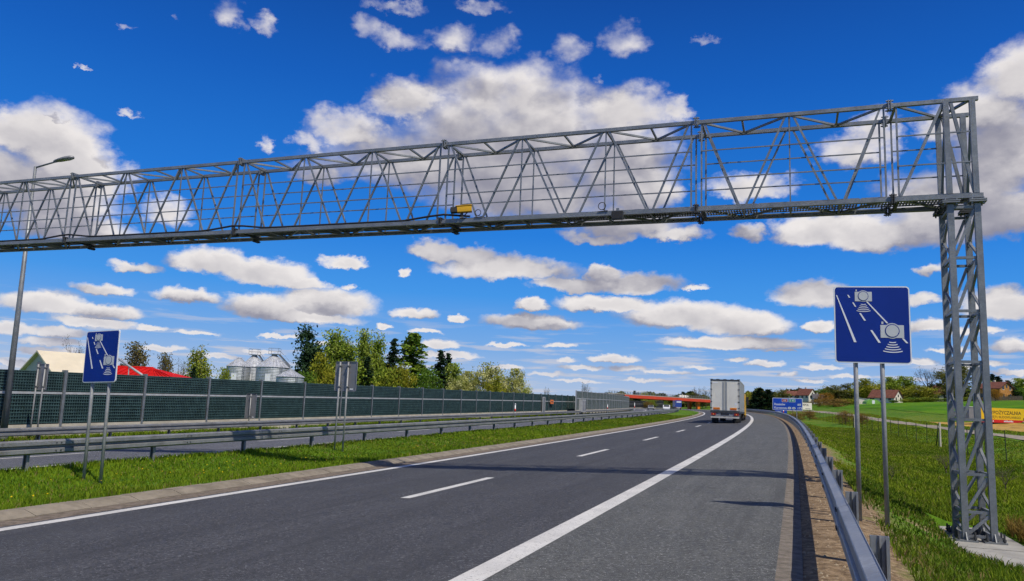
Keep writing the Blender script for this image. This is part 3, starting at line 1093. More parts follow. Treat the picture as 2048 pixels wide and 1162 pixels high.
def tower(a_r, zbase, full=True):
    al, ar = a_r - 0.46, a_r
    LW = 0.108
    legs = [(al, 0.0), (ar, 0.0), (al, GD), (ar, GD)]
    for (x, o) in legs:
        gbar('leg', gp(x, zbase + 0.03, o), gp(x, ZB - 0.16, o), LW)
        gbar('upper_leg', gp(x, ZB + 0.05, o), gp(x, ZT - 0.042, o), 0.10)
        # head plates under the beam
        c = gp(x, ZB - 0.13, o)
        hd = MB()
        hd.bar(c - Vector((0, 0, 0.012)), c + Vector((0, 0, 0.012)), 0.30, 0.26, up=GV)
        c2 = gp(x, ZB - 0.095, o)
        hd.bar(c2 - Vector((0, 0, 0.012)), c2 + Vector((0, 0, 0.012)), 0.30, 0.26, up=GV)
        for du, dv in ((.1, .09), (-.1, .09), (.1, -.09), (-.1, -.09)):
            b = c + GU * du + GV * dv
            hd.tube([b - Vector((0, 0, .05)), b + Vector((0, 0, .08))], 0.017, 6)
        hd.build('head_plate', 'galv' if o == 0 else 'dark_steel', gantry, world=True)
        # base plate with stiffeners and anchor bolts
        c = gp(x, zbase + 0.015, o)
        bp = MB()
        bp.bar(c - Vector((0, 0, 0.015)), c + Vector((0, 0, 0.015)), 0.36, 0.32, up=GV)
        for du, dv in ((1, 0), (-1, 0), (0, 1), (0, -1)):
            d = GU * du + GV * dv
            w = d.cross(Vector((0, 0, 1))) * 0.008
            p0 = c + d * 0.0625 + Vector((0, 0, .015))
            p1 = c + d * 0.155 + Vector((0, 0, .015))
            p2 = c + d * 0.0625 + Vector((0, 0, .15))
            i = len(bp.v)
            bp.v += [tuple(p0 - w), tuple(p1 - w), tuple(p2 - w), tuple(p0 + w), tuple(p1 + w), tuple(p2 + w)]
            bp.f += [(i, i + 1, i + 2), (i + 5, i + 4, i + 3), (i, i + 3, i + 4, i + 1), (i + 1, i + 4, i + 5, i + 2), (i + 2, i + 5, i + 3, i)]
        base = bp.build('base_plate', 'galv', gantry, world=True)
        for du, dv in ((.135, .115), (-.135, .115), (.135, -.115), (-.135, -.115)):
            b = c + GU * du + GV * dv
            bo = MB().tube([b, b + Vector((0, 0, .16))], 0.018, 8)
            bo.tube([b + Vector((0, 0, .03)), b + Vector((0, 0, .075))], 0.034, 6)
            ob = bo.build('anchor_bolt', 'dark_steel', None)
            ob.data.transform(Matrix.Translation(-G0))
            ob.parent = base
    lev = [zbase + 0.09, 0.02, 0.70, 1.70, 2.78, 3.75, 4.78, ZB - 0.22]
    for k, z in enumerate(lev):
        for o in (0.0, GD):
            gbar('tower_strut', gp(al + 0.06, z, o), gp(ar - 0.06, z, o), 0.05)
        for x in (al, ar):
            gbar('tower_strut', gp(x, z, 0.06), gp(x, z, GD - 0.06), 0.05)
    for k in range(len(lev) - 1):
        z0, z1 = lev[k] + 0.05, lev[k + 1] - 0.05
        for o in (0.0, GD):
            gbar('tower_brace', gp(al + 0.06, z0, o), gp(ar - 0.06, z1, o), 0.05)
        zm = (z0 + z1) / 2
        for x in (al, ar):
            gbar('tower_brace', gp(x, z1, 0.06), gp(x, zm, GD - 0.08), 0.045)
            gbar('tower_brace', gp(x, zm - 0.05, GD - 0.08), gp(x, z0, 0.06), 0.045)
    for o in (0.0, GD):
        gbar('diagonal', gp(al + 0.09, ZT - 0.04, o), gp(ar - 0.03, ZB + 0.08, o), 0.06)
        gbar('diagonal', gp(al - 0.05, ZT - 0.04, o), gp(al - 0.86, ZB + 0.06, o), 0.055)
        off = -0.028 if o == 0 else 0.028
        for z in (ZB + 0.68, ZB + 1.30):
            gbar('guard_bar', gp(-1.42 + 0.11 if full else al - 1.0, z, o + off), gp(ar, z, o + off), 0.024)
    for z in (ZT, ZB):
        gbar('wind_brace', gp(ar - 0.03, z, 0.05), gp(al + 0.05, z, GD - 0.05), 0.05)
        gbar('wind_brace', gp(al - 0.05, z, GD - 0.05), gp(-1.28 if full else al - 1, z, 0.05), 0.045)
        gbar('cross_strut', gp(al, z, 0.05), gp(al, z, GD - 0.05), 0.05)
    for x in (al, ar):
        gbar('tower_brace', gp(x, ZB + 0.1, GD - 0.05), gp(x, ZT - 0.1, 0.05), 0.045)
    for e in (-1.30,) if full else ():
        for o in (0.0, GD):
            gbar('hanger', gp(e, ZB + 0.05, o), gp(e, ZT - 0.04, o), 0.035)


tower(0.05, -0.50)
tower(-31.6, 0.0, False)

# concrete footing of the near tower, two pours with a joint
foot = tag(empty('footing', RP(17.6, 6.1, -0.9)), 'pale concrete footing slab under the gantry tower on the bank', 'footing')
fz = -0.50


def foot_block(s0, s1, q0, q1, top, h=0.9):
    c = [RP(s0, q0), RP(s0, q1), RP(s1, q1), RP(s1, q0)]
    mb = MB().hexa([(p.x, p.y, top - h) for p in c] + [(p.x, p.y, top) for p in c])
    return mb


fb = foot_block(17.02, 20.0, 5.36, 6.72, fz).build('slab', 'slab', foot, world=True)
foot_block(15.3, 17.0, 5.34, 6.72, fz - 0.004).build('slab', 'slab', foot, world=True)

# yellow enforcement camera on the beam
cam_p = gp(-10.78, 6.06, -0.05)
ec = tag(empty('traffic_camera', cam_p, -GT + math.radians(8)), 'yellow box camera with a black hood mounted on the gantry beam', 'camera')
ec.scale = (0.86, 0.86, 0.86)
ec.rotation_euler = (0, math.radians(-7), ec.rotation_euler.z + math.radians(14))
# the housing points to the left, along the beam
b = MB().prism(rounded(-0.09, 0.09, 0.15, 0.33, 0.025), -0.13, 0.28, 'x')
smooth_edges(b.build('housing', 'yellow', ec))
MB().prism(rounded(-0.105, 0.105, 0.325, 0.35, 0.01), -0.17, 0.29, 'x').build('sun_shield', 'yellow', ec)
MB().prism(rounded(-0.085, 0.085, 0.155, 0.325, 0.03), -0.31, -0.13, 'x').build('hood', 'black', ec)
MB().tube([(-0.325, 0, 0.24), (-0.31, 0, 0.24)], 0.06, 14).build('lens', 'glass', ec)
br = MB().box(-0.03, 0.03, -0.02, 0.02, 0.0, 0.15)
br.bar((0.0, 0, 0.02), (0.15, 0, 0.15), 0.025)
br.box(-0.07, 0.12, -0.05, 0.05, -0.012, 0.0)
br.build('bracket', 'dark_steel', ec)


def ring(name, ctr, r, tube_r, label, axis_u=GU):
    pts = [ctr + axis_u * (r * math.cos(2 * math.pi * k / 20)) + Vector((0, 0, r * math.sin(2 * math.pi * k / 20))) for k in range(21)]
    o = empty(name, ctr)
    MB().tube(pts, tube_r, 6, cap=False).build('loop', 'black', o, world=True)
    MB().tube([ctr + axis_u * r * 0.2 + Vector((0, 0, -r)), ctr + axis_u * (r + .05) + Vector((0, 0, -r - .03)), ctr - axis_u * .1 + Vector((0, 0, -r - .04))], tube_r, 6).build('cable_end', 'black', o, world=True)
    return tag(o, label, 'cable')


ring('cable_coil', gp(-10.38, 6.17, -0.06), 0.075, 0.009, 'small coil of black cable beside the yellow camera on the gantry')
ring('cable_coil', gp(-7.35, 6.17, -0.06), 0.085, 0.009, 'black cable loop standing on the gantry beam left of the dark box')
bx = tag(empty('sensor_box', gp(-6.98, ZB - 0.20, -0.10), -GT), 'dark flat sensor box hanging under the gantry beam with a wire loop', 'sensor')
MB().prism(rounded(-0.13, 0.13, 0.03, 0.22, 0.015), -0.05, 0.05).build('case', 'dark_steel', bx)
MB().box(-0.12, 0.12, -0.056, -0.050, 0.045, 0.205).build('cover', 'black', bx)
MB().bar((0, 0, 0.22), (0, 0, 0.29), 0.06).build('clamp', 'galv', bx)
MB().tube([(-0.08 + 0.10 * math.cos(t), 0.0, 0.03 - 0.11 * abs(math.sin(t))) if False else (0.10 * math.cos(t), 0, 0.03 - 0.12 * math.sin(t)) for t in np.linspace(0, math.pi, 12)], 0.004, 5).build('wire', 'black', bx)
# power cable lying along the walkway, humped over each joint
pts = []
a = -10.6
while a > -32:
    d = min(abs(a - j) for j in JOINTS)
    pts.append(gp(a, ZB + 0.075 + 0.11 * max(0, 1 - d / 1.0), -0.02))
    a -= 0.35
tag(MB().tube(pts, 0.026, 6).build('power_cable', 'black'), 'thick black power cable running along the lower chord of the gantry', 'cable')


# ------------------------------------------------------------------ road signs
def camera_sign(name, loc, rz, label, w, h, z0, posts, post_base, lean_x=0.0):
    r = tag(empty(name, loc, rz), label, 'road sign')
    r.rotation_euler = (0, lean_x, rz)
    MB().prism(rounded(-w / 2, w / 2, z0, z0 + h, 0.05), -0.010, 0.012).build('border', 'white', r)
    MB().prism(rounded(-w / 2 + 0.018, w / 2 - 0.018, z0 + 0.018, z0 + h - 0.018, 0.04), -0.014, -0.010).build('panel', 'blue', r)
    MB().prism(rounded(-w / 2 + 0.01, w / 2 - 0.01, z0 + 0.01, z0 + h - 0.01, 0.045), 0.012, 0.018).build('back_plate', 'alu', r)
    for px, pb in zip(posts, post_base):
        MB().tube([(px, 0.052, pb), (px, 0.052, z0 + h - 0.02)], 0.033, 12).build('post', 'post', r, smooth=True)
        for zz in (z0 + 0.2, z0 + h - 0.2):
            MB().box(px - 0.05, px + 0.05, 0.018, 0.094, zz - 0.02, zz + 0.02).build('clamp', 'galv', r)

    def U(x, y):
        return (-w / 2 + (x - 205) / 885 * w, z0 + h - (y - 100) / 965 * h)

    def quad(nm, pts, m='white', d=-0.018):
        P = [U(*p) for p in pts]
        ar = sum(P[i][0] * P[(i + 1) % len(P)][1] - P[(i + 1) % len(P)][0] * P[i][1] for i in range(len(P)))
        if ar < 0:
            P = P[::-1]
        MB().prism(P, d, -0.014).build(nm, m, r)
    quad('line_mark', [(230, 215), (242, 215), (458, 808), (428, 808)])
    quad('line_mark', [(582, 296), (600, 296), (834, 566), (812, 566)])
    quad('line_mark', [(982, 752), (1006, 752), (1054, 810), (1030, 810)])
    for d in (((364, 212), (378, 212), (398, 248), (382, 248)), ((420, 308), (436, 308), (466, 362), (450, 362)),
              ((498, 442), (518, 442), (575, 536), (553, 536)), ((622, 655), (646, 655), (740, 810), (712, 810))):
        quad('dash_mark', d)

    def disk(cx, cy, rad, m, d, nm):
        c = U(cx, cy)
        rr = rad / 885 * w
        MB().prism([(c[0] + rr * math.cos(t), c[1] + rr * math.sin(t)) for t in np.linspace(0, 2 * math.pi, 28, endpoint=False)], d, -0.014).build(nm, m, r)

    for (x0, x1, y0, y1, cx, cy, R, vx0, vx1, vy0, vy1, wy, ww) in (
            (452, 652, 172, 292, 550, 226, 62, 463, 478, 143, 166, 325, (60, 86, 110, 136, 162)),
            (740, 1010, 588, 747, 875, 660, 84, 753, 776, 545, 576, 795, (78, 112, 146, 182, 222))):
        quad('camera_body', [(x0, y0), (x1, y0), (x1, y1), (x0, y1)], 'symbol')
        quad('view_finder', [(vx0, vy0), (vx1, vy0), (vx1, vy1), (vx0, vy1)], 'symbol')
        disk(cx, cy, R * 1.16, 'symbol', -0.0182, 'lens_rim')
        disk(cx, cy, R, 'blue', -0.0215, 'lens_ring')
        disk(cx, cy, R * 0.88, 'symbol', -0.0245, 'lens_disc')
        step = 20.5 if ww[0] < 70 else 27.5
        for k, wd in enumerate(ww):
            yy = wy + step * k
            th = 8 if ww[0] < 70 else 11
            sag = wd * 0.07
            top = [(cx + wd * u / 2, yy + sag * (1 - u * u)) for u in np.linspace(-1, 1, 9)]
            bot = [(cx + wd * u / 2, yy + th + sag * (1 - u * u)) for u in np.linspace(1, -1, 9)]
            quad('wave_mark', top + bot)
    return r


camera_sign('camera_sign', (5.42, 11.55, 0.22), math.radians(-13), 'large blue average-speed camera sign on two posts beside the right guardrail', 1.06, 1.16, 2.24,
            (-0.235, 0.135), (-0.20, -0.26), 0.0)
lp = Vector((-8.50, 16.35, -0.32))
camera_sign('camera_sign', lp, math.radians(-25), 'blue average-speed camera sign on two posts in the grassy median at left', 1.0, 1.09, 2.11,
            (-0.26, 0.25), (-0.15, -0.15), -0.035)


def blank_sign(name, loc, rz, w, h, z0, posts, label, two=True):
    """seen from behind: bare aluminium sheet, posts in front of it"""
    r = tag(empty(name, loc, rz), label, 'sign back', None)
    sh = MB().prism(rounded(-w / 2, w / 2, z0, z0 + h, 0.03), 0.02, 0.026)
    sh.build('panel', 'alu', r)
    MB().prism(rounded(-w / 2, w / 2, z0, z0 + h, 0.03), 0.026, 0.029).build('face', 'blue', r)
    rim = MB()
    rim.box(-w / 2, -w / 2 + 0.012, 0.0, 0.02, z0 + .03, z0 + h - .03).box(w / 2 - 0.012, w / 2, 0.0, 0.02, z0 + .03, z0 + h - .03)
    rim.box(-w / 2 + .03, w / 2 - .03, 0.0, 0.02, z0, z0 + 0.012).box(-w / 2 + .03, w / 2 - .03, 0.0, 0.02, z0 + h - 0.012, z0 + h)
    rim.build('rim', 'alu', r)
    for px in posts:
        MB().tube([(px, -0.032, -0.25), (px, -0.032, z0 + h - 0.02)], 0.03, 10).build('post', 'post', r, smooth=True)
        for zz in (z0 + 0.15, z0 + h - 0.15):
            MB().box(px - 0.05, px + 0.05, -0.07, 0.02, zz - 0.018, zz + 0.018).build('clamp', 'galv', r)
    MB().box(w * 0.22, w * 0.36, 0.012, 0.019, z0 + 0.05, z0 + 0.10).build('sticker', 'white', r)
    return r


blank_sign('sign_back', RP(24.0, -11.35, 0.22), -heading(24) + math.radians(-10), 0.95, 1.0, 1.93, (-0.24, 0.12), 'grey back of a road sign on two posts in the median')
blank_sign('sign_back', RP(24.1, -25.4, 0.40), -heading(24) - math.radians(10), 0.80, 1.05, 1.95, (-0.24, 0.24), 'grey back of a two-post road sign beyond the opposite carriageway near the lamp post')
blank_sign('sign_back', RP(37.6, -25.6, 0.42), -heading(37) - math.radians(5), 0.74, 1.36, 0.60, (0.0,), 'narrow grey sign back on one post against the noise barrier')

# motorway distance sign
ds_l, ds_r = at(1545, 795, 117.4), at(1605, 797, 115.4)
dw = (Vector((ds_r.x, ds_r.y)) - Vector((ds_l.x, ds_l.y))).length
drz = math.atan2(ds_r.y - ds_l.y, ds_r.x - ds_l.x)
dm = (ds_l + ds_r) / 2
dbz = ground_z(dm.x, dm.y)
dsgn = tag(empty('distance_sign', (dm.x, dm.y, dbz), drz), 'wide blue motorway distance sign with white town names beside the bend', 'road sign')
z1 = 4.41 - dbz
z0 = 2.60 - dbz
MB().prism(rounded(-dw / 2, dw / 2, z0, z1, 0.12), -0.02, 0.03).build('border', 'white', dsgn)
MB().prism(rounded(-dw / 2 + .07, dw / 2 - .07, z0 + .07, z1 - .07, 0.09), -0.03, -0.02).build('panel', 'blue2', dsgn)
hh = z1 - z0
for nm, body, x0_, x1_, m_ in (('road_plate', 'A4', .315, .505, 'red_plate'), ('road_plate', 'E40', .54, .765, 'green_plate')):
    a0, a1 = -dw / 2 + x0_ * dw, -dw / 2 + x1_ * dw
    rpz0, rpz1 = z1 - 0.33 * hh, z1 - 0.07 * hh
    pl_ = MB().prism(rounded(a0, a1, rpz0, rpz1, 0.06), -0.040, -0.03)
    pl_ = pl_.build(nm, 'white', dsgn)
    MB().prism(rounded(a0 + .05, a1 - .05, rpz0 + .05, rpz1 - .05, 0.04), -0.046, -0.040).build('plate_face', m_, pl_)
    text('lettering', body.replace('E40', 'E 40'), 0.36, 'white', pl_, ((a0 + a1) / 2, -0.049, rpz0 + 0.11), align='CENTER', bold=0.008)
for body, zz, xx, wd in (('Rzeszów', 0.40, .055, .37), ('80', 0.40, .83, .115), ('Korczowa', 0.11, .055, .42), ('173', 0.11, .82, .135)):
    text('lettering', body, 0.44, 'white', dsgn, (-dw / 2 + xx * dw, -0.033, z0 + zz * hh), width=wd * dw, bold=0.012)
for body, xx in (('PL', .565), ('UA', .71)):
    cx, cz = -dw / 2 + xx * dw, z0 + 0.19 * hh
    ov = MB().prism([(cx + .26 * math.cos(t), cz + .17 * math.sin(t)) for t in np.linspace(0, 2 * math.pi, 24, endpoint=False)], -0.036, -0.03).build('country_oval', 'white', dsgn)
    text('lettering', body, 0.22, 'ink_black', ov, (cx, -0.039, cz - 0.08), align='CENTER')
for px in (-dw * 0.22, dw * 0.30):
    MB().bar((px, 0.10, -0.5), (px, 0.10, z1 - 0.1), 0.11).build('post', 'post', dsgn)
# a smaller blue sign lower down behind it
sb = at(1562, 822, 150)
sbz = ground_z(sb.x, sb.y)
ssn = tag(empty('direction_sign', (sb.x, sb.y, sbz), drz), 'small blue and white sign half hidden below the distance sign', 'road sign')
MB().prism(rounded(-1.1, 1.1, sb.z - sbz - .45, sb.z - sbz + .6, 0.08), -0.02, 0.02).build('panel', 'blue2', ssn)
MB().prism(rounded(-.8, .1, sb.z - sbz - .30, sb.z - sbz - .1, 0.03), -0.03, -0.02).build('lettering', 'white', ssn)
for px in (-0.8, 0.8):
    MB().bar((px, 0.07, -0.4), (px, 0.07, sb.z - sbz + .4), 0.08).build('post', 'post', ssn)

# cream hoarding partly hidden behind the distance sign
wb = at(1603, 812, 165)
wbz = ground_z(wb.x, wb.y)
hb = tag(empty('hoarding', (wb.x, wb.y, wbz), math.radians(18)), 'cream advertising board with black letters standing behind the distance sign', 'billboard')
hz0, hz1 = at(1603, 819, 165).z - wbz, at(1603, 805, 165).z - wbz
MB().prism(rounded(-2.6, 2.6, hz0, hz1, 0.03), -0.05, 0.05).build('board', 'cream_board', hb)
text('lettering', 'KPOL', 0.62, 'ink_black', hb, (0.25, -0.056, hz0 + (hz1 - hz0) * 0.55), width=1.55, bold=0.01)
MB().box(0.95, 2.2, -0.056, -0.05, hz0 + .16, hz0 + .26).build('small_print', 'ink_black', hb)
for px in (-2.2, 2.2):
    MB().bar((px, 0.12, -0.4), (px, 0.12, hz1 - 0.1), 0.14).build('post', 'wood', hb)


# ------------------------------------------------------------------ safety barriers
WPROF = [(0.0, -0.158), (0.0, -0.150), (0.078, -0.128), (0.084, -0.120), (0.084, -0.046), (0.078, -0.040), (0.0, -0.024), (0.0, 0.024),
         (0.078, 0.040), (0.084, 0.046), (0.084, 0.120), (0.078, 0.128), (0.0, 0.150), (0.0, 0.158)]


def beam_mb(s0, s1, q, zc, side, relf, ds=1.0):
    """W-beam along the road; side = +1 bulges to the right, -1 to the left"""
    prof = [(q + side * d, z) for d, z in WPROF] + [(q + side * (d - 0.004), z) for d, z in reversed(WPROF)]
    n = max(1, int(round((s1 - s0) / ds)))
    mb = MB()
    k = len(prof)
    for i in range(n + 1):
        s = s0 + (s1 - s0) * i / n
        r = relf(s)
        for (a, z) in prof:
            mb.v.append(tuple(RP(s, a, r + zc + z)))
    for i in range(n):
        for j in range(k):
            a, b = i * k + j, i * k + (j + 1) % k
            mb.f.append((a, a + k, b + k, b))
    mb.f.append(tuple(range(k)))
    mb.f.append(tuple(len(mb.v) - k + j for j in reversed(range(k))))
    return mb


def c_post(h):
    """sigma post: open C of bent sheet, opening along the road"""
    pr = [(0.062, 0.03), (-0.062, 0.03), (-0.062, -0.03), (-0.040, -0.03), (-0.040, -0.024), (-0.056, -0.024), (-0.056, 0.022), (-0.014, 0.022), (0.0, 0.006), (0.014, 0.022),
          (0.056, 0.022), (0.056, -0.024), (0.040, -0.024), (0.040, -0.03), (0.062, -0.03)]
    return MB().prism(pr, -0.5, h, 'z')


BOLT = MB().tube([(0, 0, 0), (0.012, 0, 0)], 0.016, 6)


def guardrail(name, label, q, side, relz, zc, s0, s_near_end, s1, post_q, post_sp, post_first, beams=('rail',), m='rail', zs=None, post_top=0.0, bolts_to=0.0):
    root = tag(empty(name, RP(s0, q, relz)), label, 'guardrail')
    relf = (lambda s: relz) if not callable(relz) else relz
    bolt = BOLT.mesh('bolt', 'dark_steel')
    for (dz, dq) in (zs or [(0.0, 0.0)]):
        s = s0
        while s < s1:
            L = 4.0 if s < s_near_end else 12.0
            e = min(s + L, s1)
            b = beam_mb(s, e - 0.004, q + dq, zc + dz, side, relf, 1.0 if L < 5 else 3.0).build('beam', m, root, world=True)
            smooth_edges(b, 30)
            if s < bolts_to:
                lap = beam_mb(s - 0.02, s + 0.32, q + dq + side * 0.005, zc + dz, side, relf, 1.0).build('lap_joint', m, root, world=True)
                smooth_edges(lap, 30)
                # lapped end with its bolt pairs
                for t_ in (0.10, 0.22):
                    for dd, zz in ((0.083, 0.084), (0.083, -0.084)):
                        p = RP(s + t_, q + dq + side * (dd + 0.006), relf(s) + zc + dz + zz)
                        o = child('bolt', bolt, b, p - Vector(root.location), (0, 0, -heading(s) + (0 if side > 0 else math.pi)))
            s = e
    pm_near = c_post(zc + 0.13 + post_top).mesh('post', m)
    s = post_first
    k = 0
    while s < s1:
        child('post', pm_near, root, RP(s, post_q, relf(s)) - Vector(root.location), (0, 0, -heading(s)))
        s += post_sp if s < s_near_end * 1.6 else post_sp * 1.0
        k += 1
    return root


# right-hand barrier, beside the hard shoulder
guardrail('guardrail', 'galvanised W-beam guardrail on posts curving along the right shoulder', 3.36, -1, 0.0, 0.565, 1.0, 60, 210, 3.475, 3.0, 1.35, m='rail', bolts_to=30)
# median barrier: beam towards the opposite lanes
guardrail('guardrail', 'dull steel W-beam guardrail along the grass median before the opposite lanes', -12.55, 1, 0.36, 0.43, -6.0, 60, 330, -12.64, 3.55, 2.9, m='rail_dull', bolts_to=40)
# far barrier in front of the noise wall
guardrail('guardrail', 'low weathered guardrail in front of the concrete foot of the noise barrier', -25.0, 1, 0.30, 0.44, 2.0, 70, 250, -25.12, 3.48, 3.2, m='rail_dull', bolts_to=0)


# ------------------------------------------------------------------ noise barriers
def lattice_mesh(L, H, nx, nz, m):
    mb = MB()
    for i in range(nx):
        x = L * (i + 0.5) / nx
        mb.box(x - 0.013, x + 0.013, -0.058, -0.046, 0.02, H - 0.02)
    for j in range(nz):
        z = H * (j + 0.5) / nz
        mb.box(0.01, L - 0.01, -0.072, -0.058, z - 0.017, z + 0.017)
    return mb.mesh('mesh_grid', m)


def noise_barrier(name, label, posts, zpanel0, zmid, ztop, zground, mats, lat=True, cat='noise barrier'):
    """posts: list of (s, q); heights are above the leaning road plane"""
    root = tag(empty(name, RP(posts[0][0], posts[0][1], zground)), label, cat)
    R0 = Vector(root.location)
    mp, ml, mpost = mats
    L0 = 4.5
    hl, hu = zmid - zpanel0 - 0.05, ztop - zmid - 0.05
    pan_lo = MB().prism([(-0.045, 0), (0.045, 0), (0.045, hl), (-0.045, hl)], 0.07, L0 - 0.07, 'x').mesh('panel', mp)
    pan_up = MB().prism([(-0.045, 0), (0.045, 0), (0.045, hu), (-0.045, hu)], 0.07, L0 - 0.07, 'x').mesh('panel', mp)
    lat_lo = lattice_mesh(L0 - 0.2, hl, 36, 9, ml)
    lat_up = lattice_mesh(L0 - 0.2, hu, 36, 7, ml)
    rail = MB().box(0.07, L0 - 0.07, -0.07, 0.05, 0, 0.09).mesh('mid_rail', 'pale_rail')
    cap = MB().box(0.07, L0 - 0.07, -0.06, 0.06, 0, 0.035).mesh('cap_rail', 'pale_rail' if mp != 'panel_green' else 'lattice')
    foot_m = MB().box(0.0, L0, -0.09, 0.09, 0, zpanel0 - zground + 0.30).mesh('plinth', 'plinth')
    pm = MB()
    ph = ztop - zpanel0 + 0.12
    pm.box(-0.065, 0.065, -0.105, -0.09, -0.10, ph).box(-0.065, 0.065, 0.09, 0.105, -0.10, ph).box(-0.006, 0.006, -0.09, 0.09, -0.10, ph)
    post_me = pm.mesh('post', mpost)
    for i, (s, q) in enumerate(posts):
        p = RP(s, q)
        n = RP(*posts[i + 1]) if i + 1 < len(posts) else None
        d = (n - p) if n is not None else (p - RP(*posts[i - 1]))
        rz = math.atan2(d.y, d.x)
        child('post', post_me, root, p + Vector((0, 0, zpanel0)) - R0, (0, 0, rz))
        if n is None:
            break
        L = math.hypot(d.x, d.y)
        sl = math.atan2(d.z, L)
        rot = (0, -sl, rz)
        sc = (L / L0, 1, 1)
        for nm, me_, z in (('panel', pan_lo, zpanel0), ('panel', pan_up, zmid + 0.05)):
            po = child(nm, me_, root, p + Vector((0, 0, z)) - R0, rot, sc)
            if lat:
                child('mesh_grid', lat_lo if me_ is pan_lo else lat_up, po, (0.1, 0, 0))
        child('mid_rail', rail, root, p + Vector((0, 0, zmid - 0.045)) - R0, rot, sc)
        child('cap_rail', cap, root, p + Vector((0, 0, ztop)) - R0, rot, sc)
        child('plinth', foot_m, root, p + Vector((0, 0, zground - 0.30)) - R0, rot, sc)
    return root


nb_s = [8.2, 12.8, 17.4, 22.0, 26.55]
while nb_s[-1] < 124:
    nb_s.append(nb_s[-1] + (4.56 if nb_s[-1] < 70 else 4.32))
noise_barrier('noise_barrier', 'long dark green noise barrier with a steel mesh face on a concrete foot', [(s, -27.0) for s in nb_s], 0.97, 2.28, 3.16, 0.28,
              ('panel_green', 'lattice', 'galv'))
nb2 = [(118.0 + 4.6 * k, -25.35) for k in range(21)]
noise_barrier('noise_barrier', 'taller grey-green noise barrier that overlaps the dark one in the distance', nb2, 1.0, 2.75, 3.85, 0.30, ('panel_grey', 'lattice_grey', 'pale_rail'), True)
nb3 = [sq_of(*at(px, 815, 470)[:2]) for px in (1240, 1258, 1276, 1294, 1312, 1327)]
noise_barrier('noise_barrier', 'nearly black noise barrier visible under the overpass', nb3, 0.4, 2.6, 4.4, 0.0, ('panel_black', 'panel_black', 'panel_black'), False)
# service door in the long barrier
dr = tag(empty('service_door', RP(103.2, -26.86, 0.75), math.pi / 2 - heading(103)), 'narrow grey service door set in the long noise barrier', 'door')
MB().box(-0.55, 0.55, -0.13, -0.06, 0.0, 2.0).build('leaf', 'lamp_grey', dr)
for b in ((-0.65, -0.55, 0, 2.1), (0.55, 0.65, 0, 2.1), (-0.55, 0.55, 2.0, 2.1)):
    MB().box(b[0], b[1], -0.16, -0.06, b[2], b[3]).build('frame', 'pale_rail', dr)
pl2 = tag(empty('orange_plate', RP(107.6, -26.72, 2.2), math.pi / 2 - heading(107)), 'small orange plate fixed to the long noise barrier beside the door', 'plate')
MB().prism(rounded(-0.9, 0.9, -0.28, 0.28, 0.05), -0.06, -0.02).build('board', 'orange', pl2)
MB().box(-0.6, 0.6, -0.066, -0.06, -0.06, 0.06).build('dark_band', 'ink_black', pl2)
cab_ = tag(empty('cabinet', RP(121.5, -25.2, 0.3), math.pi / 2 - heading(121)), 'pair of pale upright cabinets where the two noise barriers overlap', 'cabinet')
for dx in (-0.75, 0.75):
    b_ = MB().box(dx - 0.6, dx + 0.6, -0.5, 0.1, 0.4, 2.3).build('case', 'pale_rail', cab_)
    MB().box(dx - 0.5, dx + 0.5, -0.52, -0.5, 0.55, 2.15).build('door', 'alu', b_)

# red and white marker posts
def marker(loc, h, label, dot='refl_red'):
    r = tag(empty('marker_post', loc), label, 'marker post', 'red and white marker posts')
    MB().tube([(0, 0, -0.2), (0, 0, h)], 0.07, 10).build('shaft', 'white', r, smooth=True)
    MB().tube([(0, 0, h * 0.45), (0, 0, h * 0.68)], 0.076, 10).build('band', dot, r, smooth=True)
    MB().tube([(0, 0, h), (0, 0, h + 0.12)], [0.10, 0.06], 10).build('cap', 'white', r, smooth=True)


marker(RP(85.0, -25.35, 0.35), 1.45, 'white marker post with a red band in front of the long noise barrier')
marker(RP(150.0, -25.05, 0.35), 1.45, 'white marker post before the taller grey-green barrier')
marker(at(1256, 822, 205) - Vector((0, 0, 0.4)), 2.4, 'red and white marker post at the end of the taller barrier')
marker(at(1269, 822, 200) - Vector((0, 0, 0.4)), 2.4, 'red and white marker post standing just right of the taller barrier by the opposite lanes', 'refl_red')
marker(at(1567, 829, 118) - Vector((0, 0, 0.3)), 1.2, 'small red and white marker post under the distance sign')

# ------------------------------------------------------------------ lamp post
lb = Vector((-19.2, 30.2, -0.45))
lt = tag(empty('street_lamp', lb), 'tall grey street lamp with a short arm over the opposite carriageway', 'street lamp')
MB().tube([lb, lb + Vector((-0.06, 0, 5.0)), Vector((-19.34, 30.2, 10.42))], [0.125, 0.095, 0.055], 12).build('pole', 'galv', lt, smooth=True, world=True)
MB().tube([lb + Vector((0, 0, 0)), lb + Vector((0, 0, 0.35))], [0.16, 0.15], 12).build('base', 'galv', lt, smooth=True, world=True)
MB().tube([Vector((-19.34, 30.2, 10.38)), Vector((-18.55, 30.12, 10.62)), Vector((-18.45, 30.11, 10.64))], 0.036, 8).build('arm', 'galv', lt, smooth=True, world=True)
hd = MB()
n_ = 12
prof = [(-0.50, 0.045, 0.04), (-0.42, 0.08, 0.06), (-0.25, 0.135, 0.085), (0.0, 0.155, 0.105), (0.2, 0.135, 0.10), (0.32, 0.08, 0.07), (0.36, 0.02, 0.02)]
hp = MB()
for (x, ry, rz_) in prof:
    for j in range(n_):
        t_ = 2 * math.pi * j / n_
        hp.v.append((x, ry * math.cos(t_), max(-0.035, rz_ * math.sin(t_))))
for k in range(len(prof) - 1):
    for j in range(n_):
        a_, b_ = k * n_ + j, k * n_ + (j + 1) % n_
        hp.f.append((a_, b_, b_ + n_, a_ + n_))
hp.f.append(tuple(range(n_)))
hp.f.append(tuple(len(hp.v) - n_ + j for j in range(n_)))
